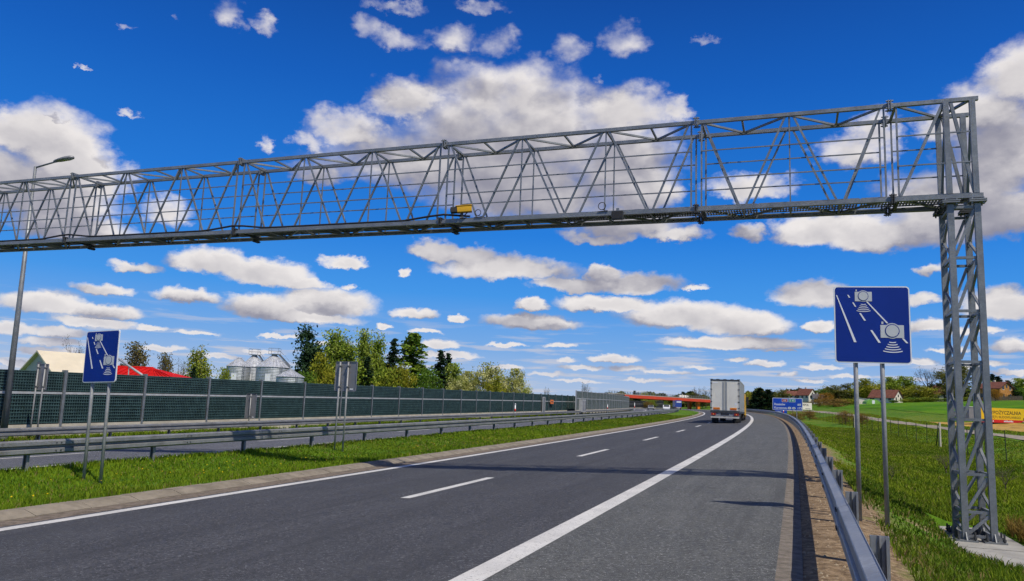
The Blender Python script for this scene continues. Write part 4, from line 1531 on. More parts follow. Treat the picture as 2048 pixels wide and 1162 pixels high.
ho = hp.build('lamp_head', 'lamp_grey', lt, smooth=True)
ho.location = Vector((-18.10, 30.08, 10.75)) - lb
ho.rotation_euler = (0, math.radians(-12), math.radians(-5))
lg = MB().lathe([(0.0, -0.075), (0.07, -0.07), (0.12, -0.045), (0.13, -0.03)], 14).build('lamp_glass', 'lens', lt, smooth=True)
lg.location = Vector((-18.0, 30.07, 10.77)) - lb
lg.scale = (1.5, 1, 1)
lg.rotation_euler = ho.rotation_euler


# ------------------------------------------------------------------ vehicles
def wheel(name, parent, x0, x1, y, r):
    w = MB().lathe([(r * 0.55, 0), (r * 0.9, 0.0), (r, 0.05), (r, x1 - x0 - 0.05), (r * 0.9, x1 - x0), (r * 0.55, x1 - x0)], 20)
    o = w.build(name, 'black', parent, smooth=False)
    o.rotation_euler = (0, math.pi / 2, 0)
    o.location = (x0, y, r)
    smooth_edges(o, 40)
    h = MB().lathe([(0.01, 0.06), (r * 0.3, 0.05), (r * 0.5, 0.03), (r * 0.56, 0.02), (r * 0.56, x1 - x0 - 0.02), (r * 0.3, x1 - x0 - .05), (0.01, x1 - x0 - .05)], 16).build('rim', 'alu', o)
    return o


tp = at(1450, 846, 70.5)
ts, tq = sq_of(tp.x, tp.y)
tz = float(lean(tp.x))
truck = tag(empty('lorry', (tp.x, tp.y, tz), -heading(ts) - math.radians(0.35)), 'grey curtain-sided semi-trailer lorry with a yellow cab driving away', 'lorry')
TW, TH, TL, TB = 1.275, 3.92, 13.6, 1.12
MB().box(-TW + 0.03, TW - 0.03, 0.06, TL, TB, TH - 0.03).build('body', 'trailer', truck)
for sx in (-1, 1):
    cu = MB()
    n = 34
    rows = []
    for z in (TB + 0.06, TH - 0.14):
        rows.append([(sx * (TW - 0.012 + 0.014 * (k % 2)), 0.25 + (TL - 0.5) * k / n, z) for k in range(n + 1)])
    cu.grid(rows).build('curtain', 'curtain', truck)
    MB().box(sx * (TW - .03) if sx < 0 else TW - .03, sx * TW if sx > 0 else -TW + .03, 0.0, 0.14, TB - 0.05, TH - 0.06).build('corner_post', 'trailer_trim', truck) if sx > 0 else \
        MB().box(-TW, -TW + .03, 0.0, 0.14, TB - 0.05, TH - 0.06).build('corner_post', 'trailer_trim', truck)
    MB().box(min(sx * TW, sx * (TW - .06)), max(sx * TW, sx * (TW - .06)), 0.14, TL, TB - 0.18, TB).build('side_rail', 'dark_steel', truck)
    dx0, dx1 = (0.015, TW - 0.10) if sx > 0 else (-TW + 0.10, -0.015)
    d = MB().box(dx0, dx1, 0.0, 0.055, TB + 0.03, TH - 0.14).build('rear_door', 'trailer', truck)
    for bx_ in (0.07, 0.17):
        MB().tube([(sx * bx_, -0.025, TB + 0.06), (sx * bx_, -0.025, TH - 0.18)], 0.020, 8).build('lock_bar', 'trailer_trim', d)
    for hz in np.linspace(TB + 0.25, TH - 0.35, 5):
        MB().box(min(sx * (TW - .16), sx * (TW + .01)), max(sx * (TW - .16), sx * (TW + .01)), -0.03, 0.0, hz - 0.03, hz + 0.03).build('hinge', 'dark_steel', d)
    # yellowish conspicuity outline
    MB().box(min(sx * (TW - .17), sx * (TW - .12)), max(sx * (TW - .17), sx * (TW - .12)), -0.006, 0.0, TB + 0.12, TH - 0.2).build('outline_tape', 'cream_board', d)
    wx0 = 0.44 if sx > 0 else -1.02
    wb_ = MB().box(wx0, wx0 + 0.58, -0.02, 0.0, TB + 0.08, TB + 0.28).build('warning_board', 'warn', truck)
    MB().box(wx0 + .04, wx0 + .54, -0.026, -0.02, TB + 0.12, TB + 0.16).build('stripe', 'tail_red', wb_)
    lx = 0.80 if sx > 0 else -1.20
    la = MB().box(lx, lx + 0.40, -0.07, 0.02, 0.70, 0.90).build('tail_lamp', 'tail_red', truck)
    MB().box(lx + 0.15, lx + 0.25, -0.075, -0.07, 0.74, 0.86).build('indicator', 'warn', la)
    MB().box(min(sx * 0.62, sx * 1.22), max(sx * 0.62, sx * 1.22), 1.0, 1.03, 0.12, 0.62).build('mud_flap', 'black', truck)
    for wy in (1.75, 3.05, 4.35, 16.9):
        wheel('wheel', truck, *((0.88, 1.24) if sx > 0 else (-1.24, -0.88)), wy, 0.50)
    wheel('wheel', truck, *((0.66, 1.22) if sx > 0 else (-1.22, -0.66)), 13.2, 0.50)
MB().box(-TW, TW, -0.02, 0.16, TH - 0.13, TH).build('roof_header', 'dark_steel', truck)
rb = MB().box(-TW, TW, 0.16, TL, TH - 0.10, TH - 0.01)
rb.build('roof', 'trailer_trim', truck)
for k, x in enumerate((-1.2, -0.62, 0.0, 0.62, 1.2)):
    MB().box(x - 0.14, x + 0.14, 0.0, 0.12, TH, TH + 0.035).build('roof_latch', 'dark_steel', truck)
MB().box(-TW, TW, -0.03, 0.18, TB - 0.20, TB).build('sill', 'dark_steel', truck)
MB().box(-1.22, 1.22, 0.02, 0.12, 0.62, TB - 0.22).build('lamp_panel', 'alu', truck)
MB().box(-0.36, 0.36, -0.005, 0.02, 0.74, 0.88).build('number_plate', 'ink_black', truck)
MB().prism(rounded(-1.24, 1.24, 0.46, 0.60, 0.03), -0.05, 0.06).build('underrun_bar', 'dirty_white', truck)
MB().box(-0.45, 0.45, 0.2, TL - 0.6, 0.72, 1.08).build('chassis', 'black', truck)
MB().box(-1.10, -0.62, -0.008, 0.0, TH - 0.34, TH - 0.27).build('sticker', 'white', truck)
MB().prism([(0.95 + .10 * math.cos(t), 1.75 + .08 * math.sin(t)) for t in np.linspace(0, 2 * math.pi, 16, endpoint=False)], -0.008, 0.0).build('round_sticker', 'white', truck)
cab = MB().prism([(14.1, 0.85), (16.35, 0.6), (16.45, 1.6), (16.30, 2.3), (15.95, 2.85), (15.2, 3.05), (14.1, 3.0)], -1.25, 1.25, 'x').build('cab', 'truck_yellow', truck)
cab.rotation_euler = (0, 0, math.radians(-0.3))
cab.location = (0.0, 0.02, 0)
for sx in (-1, 1):
    MB().box(min(sx * 1.25, sx * 1.262), max(sx * 1.25, sx * 1.262), 15.2, 16.1, 1.85, 2.6).build('side_window', 'glass', cab)
    MB().box(min(sx * 1.30, sx * 1.52), max(sx * 1.30, sx * 1.52), 15.95, 16.08, 1.9, 2.75).build('mirror', 'ink_black', cab)
MB().box(-0.45, 0.45, 12.4, 16.4, 0.55, 0.95).build('tractor_frame', 'black', truck)


def car(name, loc, rz, m, label):
    r = tag(empty(name, loc, rz), label, 'car')
    side = [(-2.1, 0.30), (2.1, 0.30), (2.18, 0.55), (2.05, 0.85), (1.2, 0.98), (0.55, 1.42), (-0.9, 1.46), (-1.75, 1.08), (-2.15, 0.98), (-2.2, 0.55)]
    b = MB().prism(side, -0.86, 0.86, 'x').build('body', m, r)
    for sx in (-1, 1):
        MB().prism([(0.95, 1.0), (0.45, 1.36), (-0.85, 1.39), (-1.45, 1.04)], *((0.86, 0.872) if sx > 0 else (-0.872, -0.86)), 'x').build('side_window', 'glass', b)
        for y in (1.3, -1.35):
            wheel('wheel', r, *((0.68, 0.90) if sx > 0 else (-0.90, -0.68)), y, 0.33)
        MB().box(min(sx * .55, sx * .82), max(sx * .55, sx * .82), 2.05, 2.16, 0.60, 0.76).build('headlight', 'white', r)
        MB().box(min(sx * .55, sx * .82), max(sx * .55, sx * .82), -2.2, -2.12, 0.66, 0.84).build('tail_light', 'tail_red', r)
    w = MB()
    w.poly([(-0.74, 1.21, 1.0), (0.74, 1.21, 1.0), (0.66, 0.60, 1.40), (-0.66, 0.60, 1.40)])
    w.build('windscreen', 'glass', b).location = (0, 0.02, 0.015)
    w = MB()
    w.poly([(0.74, -1.76, 1.1), (-0.74, -1.76, 1.1), (-0.66, -0.98, 1.44), (0.66, -0.98, 1.44)])
    w.build('rear_window', 'glass', b).location = (0, -0.02, 0.015)
    return r


cp_ = RP(205, -15.6, 0.285)
car('car', cp_, math.pi - heading(205), 'car_white', 'white car coming towards us on the opposite carriageway below the overpass')
c2 = RP(250, -19.5, 0.285)
car('car', c2, math.pi - heading(250), 'lamp_grey', 'dark grey car on the opposite carriageway behind the white car')
# blue lorry ahead under the bridge
bp_ = at(1357, 818, 320)
bz = float(lean(bp_.x))
bl_ = tag(empty('lorry', (bp_.x, bp_.y, min(bz, bp_.z)), -heading(325)), 'small distant blue lorry with a white panel under the overpass', 'lorry')
MB().box(-1.28, 1.28, 0, 9.0, 0.95, 3.7).build('body', 'truck_blue', bl_)
MB().box(-0.8, 1.1, -0.03, 0.0, 2.7, 3.3).build('panel', 'white', bl_)
MB().box(-1.2, 1.2, 0.0, 0.2, 0.5, 0.9).build('bumper', 'dirty_white', bl_)
for sx in (-1, 1):
    MB().box(min(sx * .8, sx * 1.2), max(sx * .8, sx * 1.2), -0.04, 0.0, 0.6, 0.85).build('tail_lamp', 'tail_red', bl_)
    for wy in (1.5, 2.8, 8.0):
        wheel('wheel', bl_, *((0.9, 1.22) if sx > 0 else (-1.22, -0.9)), wy, 0.48)

# ------------------------------------------------------------------ overpass
o_l, o_r = at(1235, 796, 375), at(1500, 811, 425)
o_l.z, o_r.z = 7.85, 7.35
ov = tag(empty('overpass', (o_l + o_r) / 2 - Vector((0, 0, 6))), 'road overpass with a red steel girder crossing the motorway', 'bridge')
od = (o_r - o_l)
oL = od.length
od.normalize()
on = Vector((od.y, -od.x, 0)).normalized()           # towards the viewer
if on.y > 0:
    on = -on


def ob(name, a0, a1, n0, n1, z0_, z1_, m, par=None):
    P = [o_l + od * a + on * n + Vector((0, 0, z)) for z in (z0_, z1_) for a, n in ((a0, n1), (a1, n1), (a1, n0), (a0, n0))]
    return MB().hexa(P).build(name, m, par or ov, world=True)


ob('girder', 0, oL, 5.02, 5.3, -0.05, 1.30, 'bridge_red')
ob('girder', 0, oL, -5.3, -5.02, -0.05, 1.75, 'bridge_red')
ob('deck', -10, oL + 10, -5.0, 5.0, 1.36, 1.70, 'bridge_conc')
ob('soffit', 0, oL, -3.59, 3.59, 0.25, 1.1, 'bridge_conc')
ob('hand_rail', -10, oL + 10, 4.75, 4.85, 2.75, 2.85, 'galv')
ob('hand_rail', -10, oL + 10, 4.75, 4.85, 2.2, 2.28, 'galv')
nrail = 70
for k in range(nrail):
    a = -10 + (oL + 20) * (k + 0.5) / nrail
    ob('rail_post', a - 0.10, a + 0.10, 4.72, 4.88, 1.70, 2.75, 'galv')
# abutments and a pair of orange piers
ob('abutment', -14, 1.0, -4.8, 4.8, -7.0, -0.02, 'bridge_conc')
ob('abutment', oL - 1.0, oL + 14, -4.8, 4.8, -5.0, -0.02, 'bridge_conc')
for px in (1378,):
    pc = at(px, 812, 405)
    a_ = (pc - o_l).dot(od)
    ob('pier', a_ - 0.9, a_ + 0.9, 2.3, 3.6, -7.0, -0.05, 'orange')
    ob('pier', a_ - 0.9, a_ + 0.9, -3.6, -2.3, -7.0, -0.05, 'orange')


# ------------------------------------------------------------------ silos and farm buildings
def silo(cx, y_eave, y_apex, r_px, D, label, platform=False):
    c = at(cx, 760, D)
    gz = ground_z(c.x, c.y)
    r = r_px * D / 1575
    ze, za = at(cx, y_eave, D).z - gz, at(cx, y_apex, D).z - gz
    t = tag(empty('silo', (c.x, c.y, gz)), label, 'silo', 'steel grain silos behind the noise barrier')
    prof = []
    nr = int(ze / 0.28)
    for k in range(nr * 2 + 1):
        prof.append((r + (0.035 if k % 2 else 0.0), ze * k / (nr * 2)))
    MB().lathe(prof, 40).build('wall', 'silo', t)
    rf = MB().lathe([(r + 0.14, ze - 0.02), (0.45, za - 0.1)], 24).build('roof', 'silo_roof', t)
    for k in range(24):
        a = 2 * math.pi * k / 24
        MB().bar((math.cos(a) * (r + .14), math.sin(a) * (r + .14), ze + 0.02), (math.cos(a) * .45, math.sin(a) * .45, za - 0.06), 0.06, 0.08).build('roof_rib', 'silo_roof', rf)
    MB().lathe([(0.5, za - 0.14), (0.5, za + 0.12), (0.05, za + 0.25)], 12).build('cap', 'silo_roof', t)
    MB().box(-0.5, 0.5, -r - 0.07, -r - 0.045, ze * 0.72, ze * 0.86).build('hatch', 'white', t)
    la = MB()
    for sx in (-.2, .2):
        la.bar((r * .7 + sx, -r * .75 - .12, 0.4), (r * .7 + sx, -r * .75 - .12, ze + 0.3), 0.05)
    for z in np.arange(0.6, ze, 0.4):
        la.bar((r * .7 - .2, -r * .75 - .12, z), (r * .7 + .2, -r * .75 - .12, z), 0.035)
    la.build('ladder', 'galv', t)
    if platform:
        pf = MB().box(-0.9, 0.9, -0.9, 0.9, za + 0.12, za + 0.18).build('platform', 'galv', t)
        rl = MB()
        for x in (-.9, .9):
            for y in (-.9, .9):
                rl.bar((x, y, za + .18), (x, y, za + 1.3), 0.05)
        for z in (za + .75, za + 1.28):
            for (p_, q_) in (((-.9, -.9), (.9, -.9)), ((.9, -.9), (.9, .9)), ((.9, .9), (-.9, .9)), ((-.9, .9), (-.9, -.9))):
                rl.bar((p_[0], p_[1], z), (q_[0], q_[1], z), 0.04)
        rl.build('railing', 'galv', pf)
        st = MB()
        st.bar((0.9, 0, za + 0.12), (r + 0.1, -0.2, ze + 0.3), 0.10, 0.35)
        st.bar((0.9, -.3, za + 1.0), (r + 0.1, -.5, ze + 1.2), 0.05)
        st.build('stair', 'galv', t)
    return t


silo(475, 733, 717, 23, 152, 'leftmost grey corrugated grain silo of the four behind the barrier')
silo(505, 734, 711, 25, 158, 'second grain silo from the left with a railed platform on its roof', True)
silo(545, 735, 710, 33, 150, 'largest grain silo with a railed platform, third from the left', True)
silo(580, 754, 740, 27, 138, 'shortest grain silo with a low cone roof, at the right of the group')


def house(name, cx, D, w, d, wall_h, roof_h, rz, label, wall='white_wall', roof='brown_roof', base=None, over=0.4, chimney=True, storeys=1, gable_win=True, cat='house'):
    """gable house, ridge along local y, gable ends at y = +-d/2"""
    c = at(cx, 812, D)
    gz = ground_z(c.x, c.y) if base is None else base
    t = tag(empty(name, (c.x, c.y, gz), rz), label, cat)
    body = MB().prism([(-w / 2, -1.0), (w / 2, -1.0), (w / 2, wall_h), (0, wall_h + roof_h), (-w / 2, wall_h)], -d / 2, d / 2)
    body.build('wall', wall, t)
    k = roof_h / (w / 2)
    for sx in (-1, 1):
        th = 0.18
        x1 = sx * (w / 2 + over)
        pts = [(0, wall_h + roof_h + 0.02), (x1, wall_h - k * over + 0.02), (x1, wall_h - k * over + th), (0, wall_h + roof_h + th + .02)]
        rf = MB().prism(pts if sx > 0 else pts[::-1], -d / 2 - over, d / 2 + over).build('roof', roof, t)
        if sx > 0 and chimney:
            MB().box(w * .12, w * .12 + 0.6, d * .1, d * .1 + 0.6, wall_h + roof_h * .6, wall_h + roof_h + 0.9).build('chimney', 'plinth', rf)
    for e in (-1, 1):
        for st in range(storeys):
            for x in (-w * .25, w * .25):
                wn = MB().box(x - .5, x + .5, min(e * d / 2, e * (d / 2 + .03)), max(e * d / 2, e * (d / 2 + .03)), 0.9 + st * 2.7, 2.2 + st * 2.7).build('window', 'window', t)
                MB().box(x - .58, x + .58, min(e * d / 2, e * (d / 2 + .08)), max(e * d / 2, e * (d / 2 + .08)), 0.78 + st * 2.7, 0.88 + st * 2.7).build('sill', 'white', wn)
        if gable_win:
            MB().box(-.45, .45, min(e * d / 2, e * (d / 2 + .03)), max(e * d / 2, e * (d / 2 + .03)), wall_h + .3, wall_h + 1.3).build('window', 'window', t)
    for sx in (-1, 1):
        for y in np.linspace(-d * .33, d * .33, 3):
            wn = MB().box(min(sx * w / 2, sx * (w / 2 + .03)), max(sx * w / 2, sx * (w / 2 + .03)), y - .55, y + .55, 0.9, 2.2).build('window', 'window', t)
        MB().box(min(sx * w / 2, sx * (w / 2 + .04)), max(sx * w / 2, sx * (w / 2 + .04)), d * .42 - .45, d * .42 + .45, 0.0, 2.05).build('door', 'wood', t)
    return t


# farm sheds on the left
p_ = at(77, 714, 82)
gz_ = ground_z(p_.x, p_.y)
hb_ = at(77, 742, 82).z - gz_
ap_ = at(77, 740, 84)
house('barn', 150, 92, 9.0, 7.0, hb_ - 0.3, p_.z - gz_ - hb_ + 0.9, math.radians(-38), 'cream farm building with a pale sheet roof behind the noise barrier at far left', 'cream_wall', 'cream_roof', base=gz_, chimney=False, cat='barn').location = (ap_.x + 3.5 * .616, ap_.y + 3.5 * .788, gz_)
p_ = at(301, 733, 75)
gz_ = ground_z(p_.x, p_.y)
eh = at(301, 756, 75).z - gz_


def hip_shed(xe0, xe1, xr0, xr1, y_ridge, y_eave, D, label):
    e0, e1 = at(xe0, y_eave, D), at(xe1, y_eave, D)
    r0, r1 = at(xr0, y_ridge, D + 4), at(xr1, y_ridge, D + 4)
    zr, ze = (r0.z + r1.z) / 2, (e0.z + e1.z) / 2 - 0.3
    g = ground_z(r0.x, r0.y)
    t = tag(empty('shed', (r0.x, r0.y, g)), label, 'shed')
    bx0, bx1, y0, y1 = e0.x, e1.x, D, D + 9
    MB().box(bx0 + .4, bx1 - .4, y0 + .4, y1 - .4, g - .2, ze + .02).build('wall', 'cream_wall', t, world=True)
    A, B, C2, D2 = (bx0, y0, ze), (bx1, y0, ze), (bx1, y1, ze), (bx0, y1, ze)
    R0_, R1_ = (r0.x, D + 4.5, zr), (r1.x, D + 4.5, zr)
    for f in ((A, B, R1_, R0_), (B, C2, R1_), (C2, D2, R0_, R1_), (D2, A, R0_)):
        lo = [(x, y, z - 0.12) for x, y, z in f]
        n_ = len(f)
        mb_ = MB()
        mb_.v = list(f) + lo
        mb_.f = [tuple(range(n_)), tuple(2 * n_ - 1 - k for k in range(n_))] + [(k, n_ + k, n_ + (k + 1) % n_, (k + 1) % n_) for k in range(n_)]
        mb_.build('roof', 'red_roof', t, world=True)
    for k in range(14):
        u = (k + 1) / 15
        x = bx0 + (bx1 - bx0) * u
        xr = min(max(x, r0.x), r1.x)
        MB().bar((x, y0, ze + .03), (xr, D + 4.45, zr + .03), 0.06).build('roof_seam', 'red_roof', t, world=True)
    MB().tube([R0_, R1_], 0.12, 6).build('ridge_cap', 'red_roof', t, world=True)
    return t


hip_shed(186, 378, 200, 302, 733.5, 756, 74, 'low wide shed with a bright red roof just above the noise barrier')
hip_shed(112, 200, 150, 190, 738, 754, 84, 'smaller red-roofed shed beside the cream barn, partly behind the blue sign')
a0_, a1_ = at(236, 717, 72), at(290, 754, 70)
au = tag(empty('grain_auger', a1_), 'slanting pale grain auger pipe in front of the red roof', 'auger')
MB().tube([a0_, a1_ + (a1_ - a0_) * 0.4], 0.10, 10).build('pipe', 'pale_rail', au, smooth=True, world=True)
MB().bar(a0_ + (a1_ - a0_) * 0.42, a0_ + (a1_ - a0_) * 0.46 + Vector((0, 0, -3)), 0.07).build('strut', 'pale_rail', au, world=True)

# houses on the right-hand hillside
house('house', 1772, 300, 7.6, 9.5, 2.0, 2.9, math.radians(40), 'white-gabled house with a brown roof at the edge of the green field', 'white_wall', 'brown_roof')
house('house', 1893, 330, 11.0, 9.0, 3.2, 3.6, math.radians(60), 'red-roofed house half hidden among trees left of the gantry tower', 'white_wall', 'brown_roof')
house('house', 1993, 262, 7.4, 7.5, 3.9, 2.1, math.radians(25), 'ochre two-storey house with a brown roof right of the gantry tower', 'ochre_wall', 'brown_roof', storeys=2)
house('house', 1613, 390, 6.6, 7.0, 2.4, 3.0, math.radians(35), 'pale house with a pointed gable above the blue distance sign', 'white_wall', 'brown_roof', base=at(1613, 800, 390).z)
house('house', 1640, 370, 9.0, 6.5, 2.0, 2.0, math.radians(75), 'low house with a dark roof and white chimney right of the distance sign', 'white_wall', 'grey_roof', base=at(1637, 806, 370).z)
house('house', 1583, 400, 8.0, 6.5, 2.0, 2.2, math.radians(70), 'pale low house behind the top of the distance sign', 'white_wall', 'brown_roof', base=at(1583, 799, 400).z)
house('house', 1368, 520, 8.0, 6.0, 1.6, 1.8, math.radians(80), 'whitish house just above the overpass railing', 'white_wall', 'white_wall', base=at(1368, 801, 520).z)
# garden shed and polytunnel by the white house
gp_ = at(1726, 812, 285)
sh = tag(empty('garden_shed', (gp_.x, gp_.y, ground_z(gp_.x, gp_.y))), 'small white shed left of the white-gabled house', 'shed')
MB().prism([(-2, -0.3), (2, -0.3), (2, 1.7), (-2, 2.1)], -1.2, 1.2).build('wall', 'white_wall', sh)
MB().prism([(-2.2, 2.14), (2.2, 1.72), (2.2, 1.84), (-2.2, 2.26)], -1.4, 1.4).build('roof', 'pale_rail', sh)
gp_ = at(1743, 812, 280)
pt_ = tag(empty('polytunnel', (gp_.x, gp_.y, ground_z(gp_.x, gp_.y))), 'low bright green polytunnel beside the small white shed', 'polytunnel')
arc = [(2.6 * math.cos(t), 1.7 * math.sin(t)) for t in np.linspace(0, math.pi, 12)]
poly_m = mat('polytunnel_green', (0.16, 0.36, 0.05), 0.5)
MB().prism(arc, -1.6, 1.6).build('cover', poly_m, pt_)
MB().box(-0.5, 0.5, -1.63, -1.6, 0, 1.3).build('door', 'white', pt_)

# plank fence of the ochre house
fp = tag(empty('plank_fence', at(1985, 806, 255)), 'grey plank fence in front of the ochre house', 'fence')
fl, fr = at(1972, 806, 255), at(2046, 800, 250)
nf = 46
for k in range(nf):
    p0_ = fl + (fr - fl) * (k / nf)
    p1_ = fl + (fr - fl) * ((k + 0.86) / nf)
    g0_ = ground_z(p0_.x, p0_.y)
    MB().hexa([(p0_.x, p0_.y, g0_ - .3), (p1_.x, p1_.y, g0_ - .3), (p1_.x, p1_.y + .05, g0_ - .3), (p0_.x, p0_.y + .05, g0_ - .3),
               (p0_.x, p0_.y, g0_ + 1.3), (p1_.x, p1_.y, g0_ + 1.3), (p1_.x, p1_.y + .05, g0_ + 1.3), (p0_.x, p0_.y + .05, g0_ + 1.3)]).build('plank', 'wood', fp, world=True)

# ------------------------------------------------------------------ advertising trailer in the field
tl = at(1962, 846, 102)
tlz = ground_z(tl.x, tl.y)
ad = tag(empty('advertising_trailer', (tl.x, tl.y, tlz), math.radians(-9)), 'trailer carrying a yellow and red hire-company banner in the field', 'trailer')
zb = at(1962, 844, 102).z - tlz
zt = at(1962, 815, 102).z - tlz
zr = at(1962, 838, 102).z - tlz
MB().box(0, 9.2, 0.0, 2.4, zb, zt - 0.02).build('box_body', 'trailer', ad)
MB().box(0.0, 9.2, -0.03, 0.0, zr, zt).build('banner', 'banner_yellow', ad)
MB().box(0.0, 9.2, -0.035, 0.0, zb, zr - 0.003).build('lower_band', 'banner_red', ad)
MB().box(-1.35, -0.02, 0.1, 2.3, zb + 0.05, zt + 0.02).build('equipment_box', 'alu', ad)
MB().box(-1.40, -0.02, 0.05, 2.35, zt + 0.02, zt + 0.08).build('box_lid', 'white', ad)
text('lettering', 'WYPOŻYCZALNIA', 0.62, 'ink', ad, (0.72, -0.036, zr + (zt - zr) * 0.47), width=4.15, bold=0.006)
text('lettering', 'SPRZĘTU BUDOWLANEGO', 0.42, 'ink', ad, (0.76, -0.036, zr + (zt - zr) * 0.13), width=4.0)
arm = MB()
pts_ = [(5.22, 0.10), (5.32, 0.75), (5.55, 1.30), (5.85, 1.28), (6.25, 1.0), (6.6, 0.3)]
for a_, b_ in zip(pts_[:-1], pts_[1:]):
    arm.bar((a_[0], -0.034, zr + a_[1]), (b_[0], -0.034, zr + b_[1]), 0.006, 0.10, up=(0, 0, 1))
arm.build('digger_arm_print', 'ink', ad)
MB().prism([(5.05, zr + .02), (5.35, zr + .02), (5.28, zr + .28), (5.12, zr + .36)], -0.036, -0.03).build('digger_bucket_print', 'ink', ad)
for x0_, x1_ in ((0.3, 1.6), (2.75, 3.9), (5.0, 6.2)):
    for k in range(7):
        xx = x0_ + (x1_ - x0_) * k / 7
        MB().box(xx, xx + (x1_ - x0_) / 7 * 0.7, -0.042, -0.035, zb + 0.10, zb + 0.10 + 0.16 + 0.03 * (k % 3)).build('small_print', 'white', ad)
MB().box(0.1, 9.0, 0.5, 1.9, zb - 0.25, zb - 0.01).build('chassis', 'black', ad)
for x in (1.0, 2.1, 6.2, 7.4):
    for y0_ in (0.05, 2.0):
        o = MB().lathe([(0.05, 0.0), (0.28, 0.0), (0.32, 0.05), (0.32, 0.22), (0.28, 0.27), (0.05, 0.27)], 16).build('wheel', 'black', ad)
        o.rotation_euler = (-math.pi / 2, 0, 0)
        o.location = (x, y0_, 0.30)
for x in (3.2, 4.3):
    MB().bar((x, 0.4, -0.1), (x, 0.4, zb), 0.12).build('prop', 'dark_steel', ad)

# ------------------------------------------------------------------ field fence
fe = tag(empty('wire_fence', RP(43, 13.0, rel_at(43, 13.0))), 'wire field fence on slim dark posts along the foot of the bank', 'fence')
fpost = MB().tube([(0, 0, -0.4), (0, 0, 1.62)], [0.027, 0.022], 8).mesh('post', 'fence_post')
prev = None
tops = []
s = 38.9
while s < 175:
    q_ = 13.0 + 0.25 * math.sin(s * 0.05)
    p = RP(s, q_, float(rel_at(s, q_)))
    o = child('post', fpost, fe, p - Vector(fe.location), (random.uniform(-.03, .03), random.uniform(-.03, .03), 0))
    tops.append(p)
    s += 4.1
for h_ in (0.4, 0.8, 1.15, 1.5):
    MB().tube([p + Vector((0, 0, h_)) for p in tops], 0.003, 4).build('wire', 'fence_post', fe, world=True)
for k in (6, 18):
    MB().bar(tops[k] + Vector((0, 0, 1.35)), tops[k] + GV * 1.1 + Vector((0, 0, 0.0)), 0.06).build('brace', 'fence_post', fe, world=True)
    MB().bar(tops[k] + Vector((0.12, 0, -0.2)), tops[k] + Vector((0.12, 0, 1.75)), 0.10).build('end_post', 'plinth', fe, world=True)


# ------------------------------------------------------------------ trees
def quads_mesh(name, P, N, size, col, m='leaf', elong=1.5):
    """leaf-sized quads: centres P, normals N, sizes, colours"""
    n = len(P)
    N = N / np.maximum(1e-6, np.linalg.norm(N, axis=1, keepdims=True))
    R = RNG.normal(size=(n, 3))
    T = np.cross(N, R)
    T /= np.maximum(1e-6, np.linalg.norm(T, axis=1, keepdims=True))
    B = np.cross(N, T)
    sz = size[:, None]
    v = np.stack([P - T * sz * elong * .5, P + B * sz * .45, P + T * sz * elong * .5, P - B * sz * .45], 1).reshape(-1, 3)
    me = bpy.data.meshes.new(name)
    me.vertices.add(4 * n)
    me.vertices.foreach_set('co', v.astype(np.float32).ravel())
    me.loops.add(4 * n)
    me.loops.foreach_set('vertex_index', np.arange(4 * n))
    me.polygons.add(n)
    me.polygons.foreach_set('loop_start', np.arange(0, 4 * n, 4))
    me.update(calc_edges=True)
    ca = me.color_attributes.new('tint', 'FLOAT_COLOR', 'POINT')
    c4 = np.concatenate([np.repeat(col, 4, axis=0), np.ones((4 * n, 1))], 1)
    ca.data.foreach_set('color', c4.astype(np.float32).ravel())
    me.materials.append(M[m])
    return me


def pal(cols, k):
    cols = np.array(cols, float)
    i = RNG.integers(0, len(cols), k)
    return cols[i] * (0.75 + 0.5 * RNG.random((k, 1)))


